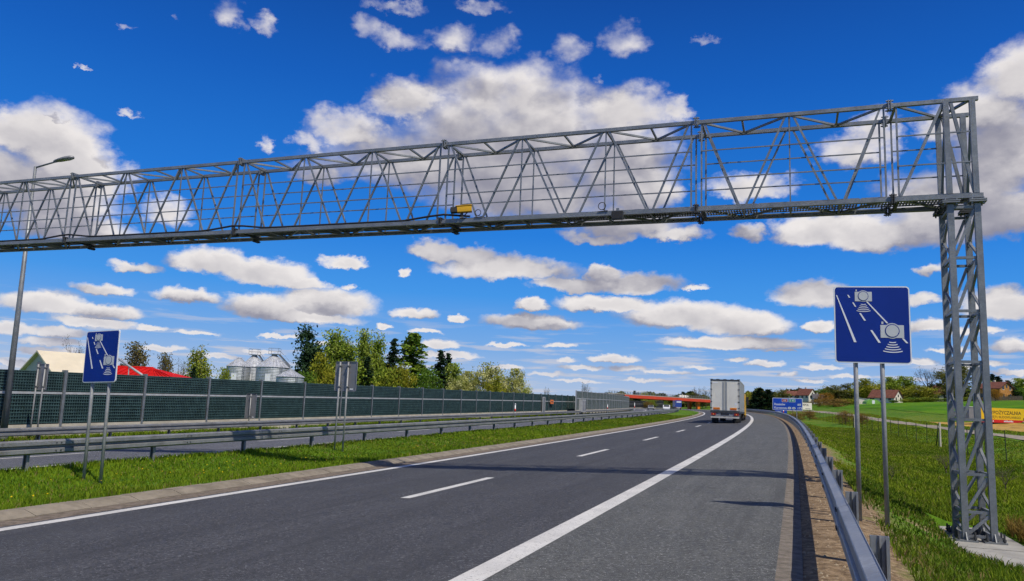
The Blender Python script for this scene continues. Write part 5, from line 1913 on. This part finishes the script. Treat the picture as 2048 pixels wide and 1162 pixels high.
def broad_tree(name, cols, n_cl=34, leaves=4200, rx=0.30, z0=0.28, sig=0.055, lsize=0.030, bark='bark', top_heavy=0.0, droop=0.0, ragged=0.25):
    """unit-height broadleaf tree: trunk, limbs to each clump, clumps spread through an uneven crown"""
    global RNG
    RNG = np.random.default_rng(sum(map(ord, name)) + n_cl * 7 + leaves)
    tr = MB()
    tr.tube([(0, 0, -0.03), (0.005, 0, z0 * .6), (0.0, 0.008, z0 + .15), (0.01, 0, 0.75)], [0.022, 0.017, 0.013, 0.004], 7)
    cs = []
    while len(cs) < n_cl:
        p = RNG.uniform(-1, 1, 3)
        r = np.linalg.norm(p)
        if r > 1 or r < 0.35:
            continue
        zz = z0 + (1 - z0) * (p[2] * .5 + .5)
        sh = 1.0 - top_heavy * (zz - z0)
        cs.append(np.array([p[0] * rx * sh, p[1] * rx * sh, zz]) * np.array([1, 1, 1 - ragged * 0.25 * RNG.random()]))
    for zz in np.linspace(z0 + .25, 0.95, 7):
        cs.append(np.array([RNG.normal() * .03, RNG.normal() * .03, zz]))
    for c in cs:
        b = np.array([0, 0, max(z0 * .5, c[2] - 0.12 - 0.25 * np.hypot(c[0], c[1]))])
        tr.tube([tuple(b), tuple(b * .45 + c * .55 + np.array([0, 0, .015])), tuple(c)], [0.007, 0.005, 0.002], 5, cap=False)
    P, C = [], []
    per = leaves // n_cl
    for c in cs:
        s_ = sig * (0.6 + 0.9 * RNG.random())
        k = int(per * (0.5 + RNG.random()))
        pts = c + RNG.normal(size=(k, 3)) * np.array([s_, s_, s_ * .8])
        if droop:
            pts[:, 2] -= np.abs(RNG.normal(size=k)) * droop
        P.append(pts)
        C.append(pal(cols, 1) * (0.85 + 0.3 * RNG.random((k, 1))) * 0.6 + pal(cols, k) * 0.4)
    P = np.concatenate(P)
    C = np.concatenate(C)
    ok = P[:, 2] < 1.0
    P, C = P[ok], C[ok]
    P[:, 2] = np.maximum(P[:, 2], z0 * 0.5)
    N = RNG.normal(size=P.shape) + np.array([0, 0, 0.5])
    return tr.mesh('trunk', bark), quads_mesh('crown', P, N, lsize * (0.6 + 0.8 * RNG.random(len(P))), C)


def conifer(name, cols, R=0.20, tiers=26, per=130, lsize=0.026, z0=0.06, droop=0.25, power=0.9):
    tr = MB().tube([(0, 0, -0.03), (0, 0, 0.5), (0, 0, 0.985)], [0.018, 0.011, 0.002], 7)
    P, C = [], []
    for k in range(tiers):
        z = z0 + (1 - z0) * (k / tiers) ** 0.95
        rad = R * (1 - (z - z0) / (1 - z0)) ** power * (0.75 + 0.5 * RNG.random())
        nbr = RNG.integers(5, 9)
        for a in RNG.uniform(0, 2 * np.pi, nbr):
            L = rad * (0.65 + 0.55 * RNG.random()) + 0.012
            m_ = max(6, int(per / nbr * (0.35 + rad / R)))
            u = RNG.random(m_) ** 0.7
            x = np.cos(a) * L * u
            y = np.sin(a) * L * u
            zz = z - droop * L * u + 0.10 * L * u ** 3
            p = np.stack([x, y, zz], 1) + RNG.normal(size=(m_, 3)) * np.array([.012, .012, .008])
            P.append(p)
            C.append(pal(cols, 1) * .5 + pal(cols, m_) * .5)
            tr.tube([(0, 0, z), (np.cos(a) * L * .9, np.sin(a) * L * .9, z - droop * L * .8)], [0.004, 0.001], 3, cap=False)
    P, C = np.concatenate(P), np.concatenate(C)
    N = RNG.normal(size=P.shape) * 0.7 + np.array([0, 0, 0.8])
    return tr.mesh('trunk', 'bark'), quads_mesh('crown', P, N, lsize * (0.6 + 0.8 * RNG.random(len(P))), C)


def bare_tree(name, cols, spread=0.34, z0=0.22, buds=900, depth=4):
    """leafless in early spring: a fan of ever thinner branches and a haze of buds"""
    tr = MB()
    tips = []

    def grow(p, d, L, r, k):
        q_ = p + d * L
        mid = p + d * L * .5 + Vector(RNG.normal(size=3) * L * .06)
        tr.tube([p, mid, q_], [r, r * .8, r * .6], 5 if k > 2 else 3, cap=False)
        if k == 0:
            tips.append(np.array(q_))
            return
        for j in range(3 if k > 1 else 4):
            nd = (d + Vector(RNG.normal(size=3) * 0.42) + Vector((0, 0, 0.12))).normalized()
            grow(p + d * L * RNG.uniform(.55, 1.0), nd, L * RNG.uniform(.6, .82), r * .55, k - 1)
    tr.tube([(0, 0, -0.03), (0, 0, z0)], [0.024, 0.017], 7)
    for j in range(5):
        a = 2 * math.pi * j / 5 + RNG.uniform(-.3, .3)
        d = Vector((math.cos(a) * spread * 1.5, math.sin(a) * spread * 1.5, 1.0)).normalized()
        grow(Vector((0, 0, z0 * RNG.uniform(.7, 1.0))), d, 0.27, 0.010, depth - 1)
    tips = np.array(tips)
    zt_ = tips[:, 2].max()
    for i, v in enumerate(tr.v):
        tr.v[i] = (v[0], v[1], v[2] / zt_)
    tips[:, 2] /= zt_
    P = tips[RNG.integers(0, len(tips), buds)] + RNG.normal(size=(buds, 3)) * 0.022
    return tr.mesh('trunk', 'bark'), quads_mesh('crown', P, RNG.normal(size=P.shape), 0.010 * (0.6 + 0.8 * RNG.random(buds)), pal(cols, buds))


GREEN = [(0.09, 0.18, 0.018), (0.1275, 0.225, 0.021), (0.0675, 0.135, 0.015), (0.165, 0.255, 0.03)]
LIGHT = [(0.21, 0.29, 0.026), (0.27, 0.35, 0.035), (0.14, 0.23, 0.02), (0.30, 0.36, 0.07)]
YELLOW = [(0.2565, 0.27, 0.0203), (0.324, 0.3172, 0.027), (0.1755, 0.216, 0.0162), (0.3645, 0.3375, 0.0405)]
OLIVE = [(0.119, 0.133, 0.0252), (0.154, 0.154, 0.0308), (0.084, 0.098, 0.0196), (0.182, 0.168, 0.042)]
DARKC = [(0.0125, 0.035, 0.0137), (0.02, 0.05, 0.0175), (0.0275, 0.0625, 0.0225), (0.015, 0.0275, 0.0125)]
PINEC = [(0.026, 0.065, 0.026), (0.039, 0.0845, 0.0338), (0.0208, 0.0468, 0.0208), (0.0546, 0.0975, 0.039)]
BLOSSOM = [(0.504, 0.48, 0.168), (0.624, 0.6, 0.288), (0.312, 0.336, 0.06), (0.216, 0.264, 0.036), (0.432, 0.432, 0.12)]
BROWN = [(0.25, 0.15, 0.0438), (0.325, 0.1875, 0.0375), (0.175, 0.1187, 0.0438), (0.225, 0.1625, 0.0375)]
ORANGE = [(0.408, 0.192, 0.018), (0.336, 0.168, 0.024), (0.264, 0.156, 0.024)]
BUDS = [(.10, .085, .055), (.13, .11, .05), (.09, .10, .035)]

KIND = {
    'broad_green': [broad_tree('g', GREEN, 40, 4600, .33, .20), broad_tree('g', GREEN, 34, 4000, .30, .24, .06)],
    'light': [broad_tree('l', LIGHT, 44, 6000, .30, .12, .055, .026), broad_tree('l', LIGHT, 30, 3200, .27, .2, .055)],
    'olive': [broad_tree('o', OLIVE, 36, 3000, .36, .22, .05, .024), broad_tree('o', OLIVE, 30, 2600, .33, .24, .055, .024)],
    'yellow': [broad_tree('y', YELLOW, 30, 3600, .40, .10, .07), broad_tree('y', YELLOW, 28, 3200, .36, .12, .07)],
    'blossom': [broad_tree('b', BLOSSOM, 56, 8200, .42, .10, .060, .023), broad_tree('b', BLOSSOM, 48, 6800, .36, .12, .062, .023)],
    'birch': [broad_tree('bi', LIGHT, 60, 7200, .22, .14, .045, .019, 'birch_bark', .9, .05), broad_tree('bi', LIGHT, 54, 6400, .19, .14, .042, .019, 'birch_bark', .9, .05)],
    'larch': [conifer('la', GREEN + LIGHT[:2], .27, 30, 190, .024, .08, .15, .62)],
    'spruce': [conifer('s', DARKC, .21, 28, 170, .024, .04, .32, .92), conifer('s', DARKC, .17, 30, 150, .022, .03, .34, .95)],
    'pine': [broad_tree('p', PINEC, 40, 5200, .23, .22, .042, .022, 'bark', .62, 0.0, .6)],
    'weeping': [broad_tree('w', YELLOW + LIGHT, 52, 5600, .20, .25, .03, .016, 'birch_bark', .7, .16)],
    'budding': [broad_tree('bd', [(.20, .16, .05), (.13, .10, .045), (.16, .13, .05), (.10, .085, .04), (.17, .16, .04)], 60, 5200, .30, .14, .050, .018, 'bark', .75)],
    'bare': [bare_tree('ba', BUDS, .34), bare_tree('ba', BUDS, .28)],
    'brown': [broad_tree('br', BROWN, 26, 2800, .50, .06, .09, .030)],
    'orange': [broad_tree('or', ORANGE, 28, 2800, .45, .14, .08, .028)],
    'bush': [broad_tree('bu', LIGHT + YELLOW, 22, 2600, .55, .04, .11, .040), broad_tree('bu', GREEN, 22, 2600, .6, .04, .11, .040)],
}
_kc = {}


def plant(kind, px, ytop, half, D, label, group=None, name=None, cat='tree', ybase=None, wide=1.0):
    g = at(px, 812, D)
    z = ground_z(g.x, g.y) if ybase is None else at(px, ybase, D).z
    h = max(0.5, at(px, ytop, D).z - z)
    i = _kc.get(kind, 0)
    _kc[kind] = i + 1
    tr, cr = KIND[kind][i % len(KIND[kind])]
    names = {'broad_green': 'broadleaf_tree', 'light': 'broadleaf_tree', 'olive': 'broadleaf_tree', 'yellow': 'broadleaf_tree', 'blossom': 'blossom_tree',
             'weeping': 'weeping_birch', 'budding': 'broadleaf_tree', 'bare': 'bare_tree', 'brown': 'shrub', 'orange': 'shrub', 'bush': 'bush'}
    co = np.empty(len(cr.vertices) * 3, np.float32)
    if 'hw' not in cr:
        cr.vertices.foreach_get('co', co)
        cr['hw'] = float(np.percentile(np.abs(co.reshape(-1, 3)[:, 0]), 97))
    half = half * (1.7 if kind == 'spruce' else 1.3 if kind == 'larch' else 1.0)
    w = half * D / 1550 / cr['hw'] if half else h
    r = tag(empty(name or names.get(kind, kind + '_tree'), (g.x, g.y, z), RNG.uniform(0, 6.28)), label, cat, group)
    child('trunk', tr, r, scale=(w, w, h))
    child('crown', cr, r, scale=(w, w, h))
    return r


LG = 'trees behind the noise barrier'
for a in (
    ('bare', 153, 676, 32, 98, 'bare grey tree above the cream roof left of the blue sign'),
    ('budding', 262, 682, 32, 112, 'dark budding tree just right of the left blue sign'),
    ('budding', 322, 704, 22, 112, 'small dark budding tree behind the red roof'),
    ('bare', 358, 712, 16, 118, 'thin bare sapling left of the weeping birch'),
    ('weeping', 391, 682, 25, 116, 'weeping birch with hanging yellow-green strands above the barrier'),
    ('spruce', 381, 732, 10, 112, 'short dark spruce at the foot of the weeping birch'),
    ('bush', 441, 735, 15, 125, 'bright yellow-green bush left of the silos'),
    ('pine', 608, 649, 31, 165, 'tall dark pine standing right behind the silos'),
    ('birch', 664, 657, 30, 160, 'light green birch right of the tall pine'),
    ('birch', 690, 668, 24, 158, 'second light green birch partly behind the grey sign back'),
    ('birch', 721, 656, 20, 168, 'slender birch immediately right of the grey sign back'),
    ('birch', 748, 659, 21, 172, 'slender pale birch left of the dark spruce'),
    ('spruce', 729, 712, 14, 150, 'small dark spruce low between the birches'),
    ('spruce', 781, 674, 18, 162, 'dark pointed spruce between the birches and the larch'),
    ('larch', 821, 663, 34, 165, 'broad fresh green larch, tallest at the right of the wood'),
    ('spruce', 877, 699, 16, 156, 'dark spruce right of the larch'),
    ('spruce', 892, 704, 14, 160, 'dark spruce close behind its taller twin right of the larch'),
    ('light', 906, 726, 28, 158, 'loose light green tree leaning out from the dark spruces'),
    ('blossom', 932, 742, 24, 148, 'small pale blossoming tree at the edge of the wood'),
    ('blossom', 976, 724, 38, 150, 'large round tree covered in cream blossom'),
    ('blossom', 1030, 737, 26, 150, 'rightmost blossoming tree behind the noise barrier'),
    ('yellow', 640, 705, 30, 152, 'leafy light green tree at the foot of the birches'),
    ('bush', 600, 742, 24, 146, 'green bush beside the shortest silo'),
    ('light', 705, 722, 30, 150, 'light green undergrowth tree behind the grey sign back'),
    ('bush', 765, 735, 28, 150, 'yellowish undergrowth bush under the slender birches'),
    ('yellow', 800, 728, 24, 152, 'light green tree under the larch'),
    ('bush', 850, 738, 26, 150, 'bush between the larch and the dark spruces'),
    ('blossom', 915, 752, 24, 145, 'low cream blossoming bush beside the dark spruces'),
    ('yellow', 990, 752, 20, 145, 'yellow-green bush under the large blossoming tree'),
    ('bare', 1090, 774, 9, 260, 'small bare tree beyond the noise barrier'),
    ('bare', 1170, 762, 10, 260, 'bare tree rising behind the step in the noise barriers'),
):
    plant(*a, group=LG)

FG = 'trees beyond the overpass'
for a in (
    ('olive', 1218, 784, 16, 560, 'low olive tree on the skyline left of the overpass'), ('olive', 1240, 783, 18, 560, 'wide olive tree on the skyline at the end of the barrier'),
    ('spruce', 1269, 781, 6, 540, 'dark spruce above the left end of the overpass'), ('spruce', 1276, 784, 5, 540, 'shorter dark spruce above the left end of the overpass'),
    ('yellow', 1290, 783, 14, 560, 'yellow-green tree above the overpass railing'), ('yellow', 1304, 786, 10, 560, 'small yellow-green tree above the overpass railing'),
    ('spruce', 1366, 783, 8, 600, 'dark spruce by the whitish house over the bridge'), ('olive', 1338, 792, 10, 620, 'low tree left of the whitish house'),
    ('olive', 1350, 790, 10, 620, 'low tree behind the whitish house'), ('bare', 1398, 772, 12, 420, 'bare tree just left of the lorry'), ('olive', 1388, 785, 14, 430, 'budding tree beside the bare one left of the lorry'),
    ('bare', 1412, 776, 10, 430, 'thin bare tree partly behind the lorry'), ('olive', 1405, 789, 14, 425, 'dark bushy tree over the overpass close to the lorry'),
    ('bush', 1300, 800, 12, 470, 'green bush seen under the overpass'), ('bush', 1320, 802, 12, 480, 'bush beside the blue lorry under the overpass'), ('brown', 1296, 803, 8, 465, 'reddish bush seen under the overpass'),
    ('olive', 1395, 805, 16, 470, 'dark bush under the right part of the overpass'), ('olive', 1412, 806, 14, 470, 'dark bush under the overpass next to the lorry'),
):
    plant(*a, group=FG)

RG = 'trees on the right-hand hillside'
for a in (
    ('yellow', 1497, 783, 16, 250, 'bright yellow-green bush right beside the lorry cab'), ('spruce', 1520, 776, 16, 240, 'dark spruce at the left of the hillside trees'),
    ('spruce', 1537, 778, 14, 235, 'dark spruce left of the distance sign'), ('spruce', 1508, 783, 10, 245, 'slim dark spruce behind the yellow-green bush'), ('olive', 1550, 786, 12, 250, 'olive tree touching the distance sign'),
    ('olive', 1565, 779, 16, 380, 'olive tree above the distance sign'), ('spruce', 1585, 779, 8, 410, 'dark spruce above the distance sign'), ('bare', 1575, 776, 14, 430, 'bare tree on the skyline above the distance sign'),
    ('bare', 1600, 776, 16, 430, 'wide bare tree on the skyline left of the pointed gable'), ('olive', 1630, 780, 16, 420, 'olive tree behind the pointed gable'), ('broad_green', 1650, 778, 18, 410, 'green tree right of the pointed gable'),
    ('olive', 1672, 770, 26, 350, 'spreading olive tree left of the camera sign posts'), ('olive', 1700, 766, 20, 345, 'olive tree seen left of the left sign post'), ('yellow', 1736, 757, 27, 320, 'tall yellow-green tree between the two sign posts'),
    ('olive', 1722, 764, 16, 335, 'olive tree just right of the left sign post'), ('light', 1779, 754, 20, 325, 'light round tree right of the sign posts'), ('light', 1808, 752, 19, 325, 'second light round tree right of the sign posts'),
    ('bare', 1833, 758, 12, 340, 'small bare tree between the light trees and the tall bare one'), ('bare', 1859, 733, 24, 320, 'tall bare tree left of the gantry tower'), ('yellow', 1838, 770, 26, 300, 'round yellow tree below the bare trees'),
    ('olive', 1890, 742, 28, 315, 'big budding tree left of the gantry tower'), ('olive', 1926, 727, 34, 300, 'large dark tree seen through the gantry tower'), ('olive', 1905, 768, 22, 290, 'bushy olive tree at the left foot of the gantry tower trees'),
    ('yellow', 1978, 762, 20, 300, 'yellow-green tree left of the ochre house'), ('spruce', 1988, 747, 12, 330, 'dark spruce behind the ochre house'), ('spruce', 1999, 752, 11, 330, 'lower dark spruce behind the ochre house'),
    ('spruce', 2018, 760, 13, 262, 'dark spruce right of the ochre house'), ('light', 2042, 756, 20, 280, 'light green tree at the right edge of the picture'), ('broad_green', 2034, 775, 16, 265, 'green tree behind the dark spruce at the right edge'),
    ('orange', 1992, 778, 14, 240, 'orange-leaved young tree in front of the ochre house'), ('orange', 1652, 785, 16, 270, 'orange-brown bushy tree right of the cream board'), ('brown', 1672, 797, 22, 260, 'brown hedge tree below the olive one'),
    ('brown', 1640, 798, 18, 262, 'brown bush behind the cream board'), ('yellow', 1695, 797, 16, 268, 'low yellowish bush left of the white-gabled house'), ('brown', 1668, 806, 24, 250, 'wide brown bush along the top of the meadow'),
    ('bush', 1812, 797, 16, 285, 'green garden bush right of the white-gabled house'), ('bush', 1832, 795, 16, 285, 'light bush under the yellow tree'), ('bush', 1860, 795, 20, 282, 'bush on the field edge below the tall bare tree'),
    ('bush', 1893, 797, 20, 280, 'leafy bush below the budding tree'), ('broad_green', 1787, 800, 8, 280, 'small dark garden tree beside the white gable'), ('bush', 1930, 795, 22, 270, 'dark bush at the foot of the large tree behind the tower'),
    ('bush', 1752, 803, 10, 285, 'small bush in front of the white-gabled house'), ('olive', 1760, 775, 18, 345, 'olive tree behind the white-gabled house'), ('olive', 1860, 772, 22, 345, 'olive tree behind the bare trees'),
):
    plant(*a, group=RG)
# reddish scrub along the meadow
for a in (('brown', 1593, 824, 14, 140, 'brown scrub under the distance sign'), ('brown', 1618, 821, 16, 150, 'brown scrub right of the distance sign posts'),
          ('brown', 1690, 821, 14, 120, 'reddish brown bush by the field fence'), ('brown', 1722, 826, 12, 112, 'low reddish bush behind the field fence')):
    plant(*a, group='scrub along the meadow', cat='shrub')
# dry thorny shrubs on the bank
for (px, py, D, h_, lab) in ((1891, 915, 34, 0.9, 'dry twiggy shrub left of the gantry tower on the bank'), (2010, 955, 27, 0.8, 'dry arching bramble right of the gantry tower'),
                             (1783, 935, 26, 0.55, 'low dry shrub right of the camera sign post')):
    g = at(px, py, D)
    r = tag(empty('dry_shrub', (g.x, g.y, ground_z(g.x, g.y)), RNG.uniform(0, 6)), lab, 'shrub', 'dry shrubs on the bank')
    tr, cr = KIND['bare'][0]
    child('trunk', tr, r, scale=(h_ * 1.3, h_ * 1.3, h_))
    child('crown', cr, r, scale=(h_ * 1.3, h_ * 1.3, h_))

# distant wood that closes the skyline: reads as one mass
P, C_, Z_ = [], [], []
for (px0, px1, ytop, D, cols, dens) in ((1195, 1420, 791, 640, OLIVE + DARKC[:2], 9), (1490, 1720, 784, 470, OLIVE + BROWN[:1] + DARKC[:1], 12), (1700, 2080, 782, 380, OLIVE + GREEN[:1] + DARKC[:1], 14), (1250, 1430, 803, 500, OLIVE + DARKC[:1], 12)):
    for k in range(int((px1 - px0) * dens)):
        px = RNG.uniform(px0, px1)
        D_ = D * RNG.uniform(0.97, 1.03)
        yt = ytop + 5 * math.sin(px * .09) + 3 * math.sin(px * .23 + 1)
        g = at(px, 812, D_)
        zg = ground_z(g.x, g.y)
        zt_ = at(px, yt, D_).z
        P.append((g.x, g.y, zg + max(1.0, zt_ - zg) * RNG.random() ** 0.7))
        C_.append(pal(cols, 1)[0] * 0.9)
        Z_.append(D_ * 0.0042)
P = np.array(P)
me = quads_mesh('distant_wood', P, RNG.normal(size=P.shape) + np.array([0, -.6, .3]), np.array(Z_), np.array(C_))
o = bpy.data.objects.new('distant_wood', me)
COL.objects.link(o)
stuff(o, 'far hazy band of mixed woodland closing the skyline', 'wood')


# ------------------------------------------------------------------ grass
def noise2(x, y, seed=0):
    """cheap smooth noise for patchiness"""
    v = np.zeros_like(x)
    r = np.random.default_rng(seed)
    for f, a in ((0.25, 1), (0.6, .7), (1.4, .5), (3.1, .3)):
        p = r.uniform(0, 6.28, 4)
        an = r.uniform(0, 6.28)
        u, w = x * np.cos(an) - y * np.sin(an), x * np.sin(an) + y * np.cos(an)
        v += a * np.sin(u * f + p[0] + 1.3 * np.sin(w * f * .7 + p[1])) * np.sin(w * f * 1.1 + p[2])
    return v / 2.0


def grass(name, n, s_rng, q_rng, relf, hgt, cols, keep, label, wid=0.006, pw=1.6):
    """bent blades; more of them near the viewer"""
    u = RNG.random(n)
    s0_, s1_ = s_rng
    sv = s0_ + (s1_ - s0_) * u ** pw
    qv = RNG.uniform(q_rng[0], q_rng[1], n)
    X, Y = xy(sv, qv)
    nz = noise2(X, Y, 3)
    k = keep(sv, qv, nz)
    sv, qv, X, Y, nz = sv[k], qv[k], X[k], Y[k], nz[k]
    Z = lean(X) + relf(sv, qv)
    m_ = len(X)
    d = np.hypot(X, Y)
    h = hgt(sv, qv, nz) * (0.55 + 0.9 * RNG.random(m_))
    w = wid * (0.7 + 0.6 * RNG.random(m_)) * np.maximum(1.0, d / 11.0)
    a = RNG.uniform(0, 2 * np.pi, m_)
    dx, dy = np.cos(a), np.sin(a)
    b = RNG.uniform(0, 2 * np.pi, m_)
    lx, ly = np.cos(b), np.sin(b)
    bend = h * RNG.uniform(0.15, 0.75, m_)
    base = np.stack([X, Y, Z - 0.01], 1)
    side = np.stack([dx * w, dy * w, np.zeros(m_)], 1)
    mid = base + np.stack([lx * bend * .35, ly * bend * .35, h * .6], 1)
    tip = base + np.stack([lx * bend, ly * bend, h * .95], 1)
    v = np.stack([base - side, base + side, mid + side * .7, mid - side * .7, tip], 1).reshape(-1, 3)
    i0 = np.arange(m_) * 5
    loops = np.stack([i0, i0 + 1, i0 + 2, i0 + 3, i0 + 3, i0 + 2, i0 + 4], 1).ravel()
    starts = np.stack([np.arange(m_) * 7, np.arange(m_) * 7 + 4], 1).ravel()
    me = bpy.data.meshes.new(name)
    me.vertices.add(len(v))
    me.vertices.foreach_set('co', v.astype(np.float32).ravel())
    me.loops.add(len(loops))
    me.loops.foreach_set('vertex_index', loops)
    me.polygons.add(2 * m_)
    me.polygons.foreach_set('loop_start', starts)
    me.update(calc_edges=True)
    cb = np.array(cols)
    t_ = np.clip(0.5 + nz * 0.45 + RNG.normal(size=m_) * 0.22, 0, 1)[:, None]
    c = cb[0] * (1 - t_) + cb[1] * t_
    yl = np.clip(noise2(X * .6, Y * .6, 33) * 1.2, 0, 1)[:, None]
    c = c * (1 - yl * .45) + np.array([.21, .25, .02]) * yl * .45
    dry = RNG.random(m_) < 0.05 + 0.10 * (noise2(X, Y, 21) > 0.35)
    c[dry] = np.array([.26, .20, .07])
    c4 = np.concatenate([np.repeat(c, 5, axis=0), np.ones((m_ * 5, 1))], 1)
    ca = me.color_attributes.new('tint', 'FLOAT_COLOR', 'POINT')
    ca.data.foreach_set('color', c4.astype(np.float32).ravel())
    me.materials.append(M['blade'])
    o = bpy.data.objects.new(name, me)
    COL.objects.link(o)
    stuff(o, label, 'grass')
    return o


GC = ((.055, .125, .006), (.215, .310, .012))
grass('median_grass', 170000, (5, 120), (-13.2, -8.28), median_rel,
      lambda s, q, n: np.where((q < -12.3), 0.10, np.where(q > -8.8, 0.11, 0.065)) * (1 + .35 * n), GC, lambda s, q, n: RNG.random(len(s)) < np.clip(.85 + n * .5, .25, 1), 'green grass with dandelions on the median')
grass('bank_grass', 260000, (4.5, 110), (3.95, 13.5), rel_at,
      lambda s, q, n: np.where(q < 5.2, 0.08, 0.115) * (1 + .45 * n), ((.062, .125, .006), (.245, .305, .014)),
      lambda s, q, n: (RNG.random(len(s)) < np.clip((q - 4.3 + n * 1.3) * 1.1, 0.0, 1) * np.clip(.75 + n * .6 + (q - 6) * .12, .06, 1)) & ~((s > 15.2) & (s < 20.1) & (q > 5.3) & (q < 6.8)), 'rough grass on the bank right of the guardrail', pw=1.9)
grass('bank_weeds', 70000, (4.5, 24), (4.0, 8.2), rel_at,
      lambda s, q, n: 0.085 * (1 + .5 * n), ((.045, .095, .006), (.15, .22, .014)),
      lambda s, q, n: (RNG.random(len(s)) < np.clip(.6 + n * .8 + (q - 4.6) * .3, 0.05, 1)) & ~((s > 15.2) & (s < 20.1) & (q > 5.3) & (q < 6.8)), 'low patchy weeds on the bare bank below the guardrail', wid=0.008, pw=1.3)
grass('meadow_grass', 120000, (18, 170), (13.5, 33), rel_at,
      lambda s, q, n: 0.10 * (1 + .3 * n), ((.090, .165, .008), (.280, .33, .016)), lambda s, q, n: (q < 19.3) | (q > 22.4) & ~((s > 84) & (q > 24.5)), 'meadow grass around the field track', pw=1.3)
grass('verge_grass', 50000, (12, 130), (-26.85, -25.25), rel_at,
      lambda s, q, n: 0.20 * (1 + .5 * n), GC, lambda s, q, n: n > -.25, 'tufts of grass along the foot of the noise barrier')
grass('dry_reeds', 4200, (14.6, 19.5), (6.8, 7.9), rel_at, lambda s, q, n: 0.34 + 0 * n, ((.16, .10, .02), (.27, .18, .04)), lambda s, q, n: n > -.5, 'tuft of dry brown reeds behind the concrete footing', pw=1.0)

# dandelions in the median
n = 420
sv = 8 + 60 * RNG.random(n) ** 1.4
qv = RNG.uniform(-12.2, -8.8, n)
X, Y = xy(sv, qv)
kk = noise2(X, Y, 9) > 0.12
X, Y, sv, qv = X[kk], Y[kk], sv[kk], qv[kk]
P = np.stack([X, Y, lean(X) + median_rel(sv, qv) + 0.13], 1)
me = quads_mesh('dandelions', P, RNG.normal(size=P.shape) * .3 + np.array([0, -.3, 1]), np.full(len(P), 0.035), np.tile(np.array([[.72, .50, .01]]), (len(P), 1)), elong=1.0)
o = bpy.data.objects.new('dandelions', me)
COL.objects.link(o)
stuff(o, 'yellow dandelion heads scattered over the median grass', 'flowers')

# loose stones on the gritty verge and the bank
mb = MB()
n = 2600
sv = 4 + 34 * RNG.random(n) ** 1.5
qv = np.where(RNG.random(n) < .6, RNG.uniform(2.95, 4.1, n), RNG.uniform(4.1, 6.6, n))
for s_, q_ in zip(sv, qv):
    p = RP(s_, q_, float(rel_at(s_, q_)))
    r = 0.008 + 0.022 * RNG.random() ** 3
    a = RNG.uniform(0.6, 1.4, 6) * r
    i = len(mb.v)
    mb.v += [(p.x + a[0], p.y, p.z), (p.x, p.y + a[1], p.z), (p.x - a[2], p.y, p.z), (p.x, p.y - a[3], p.z), (p.x, p.y, p.z + a[4] * .7), (p.x, p.y, p.z - a[5] * .4)]
    mb.f += [(i + j, i + (j + 1) % 4, i + 4) for j in range(4)] + [(i + (j + 1) % 4, i + j, i + 5) for j in range(4)]
stuff(mb.build('loose_stones', 'gravel'), 'small stones scattered on the bare verge', 'stones')
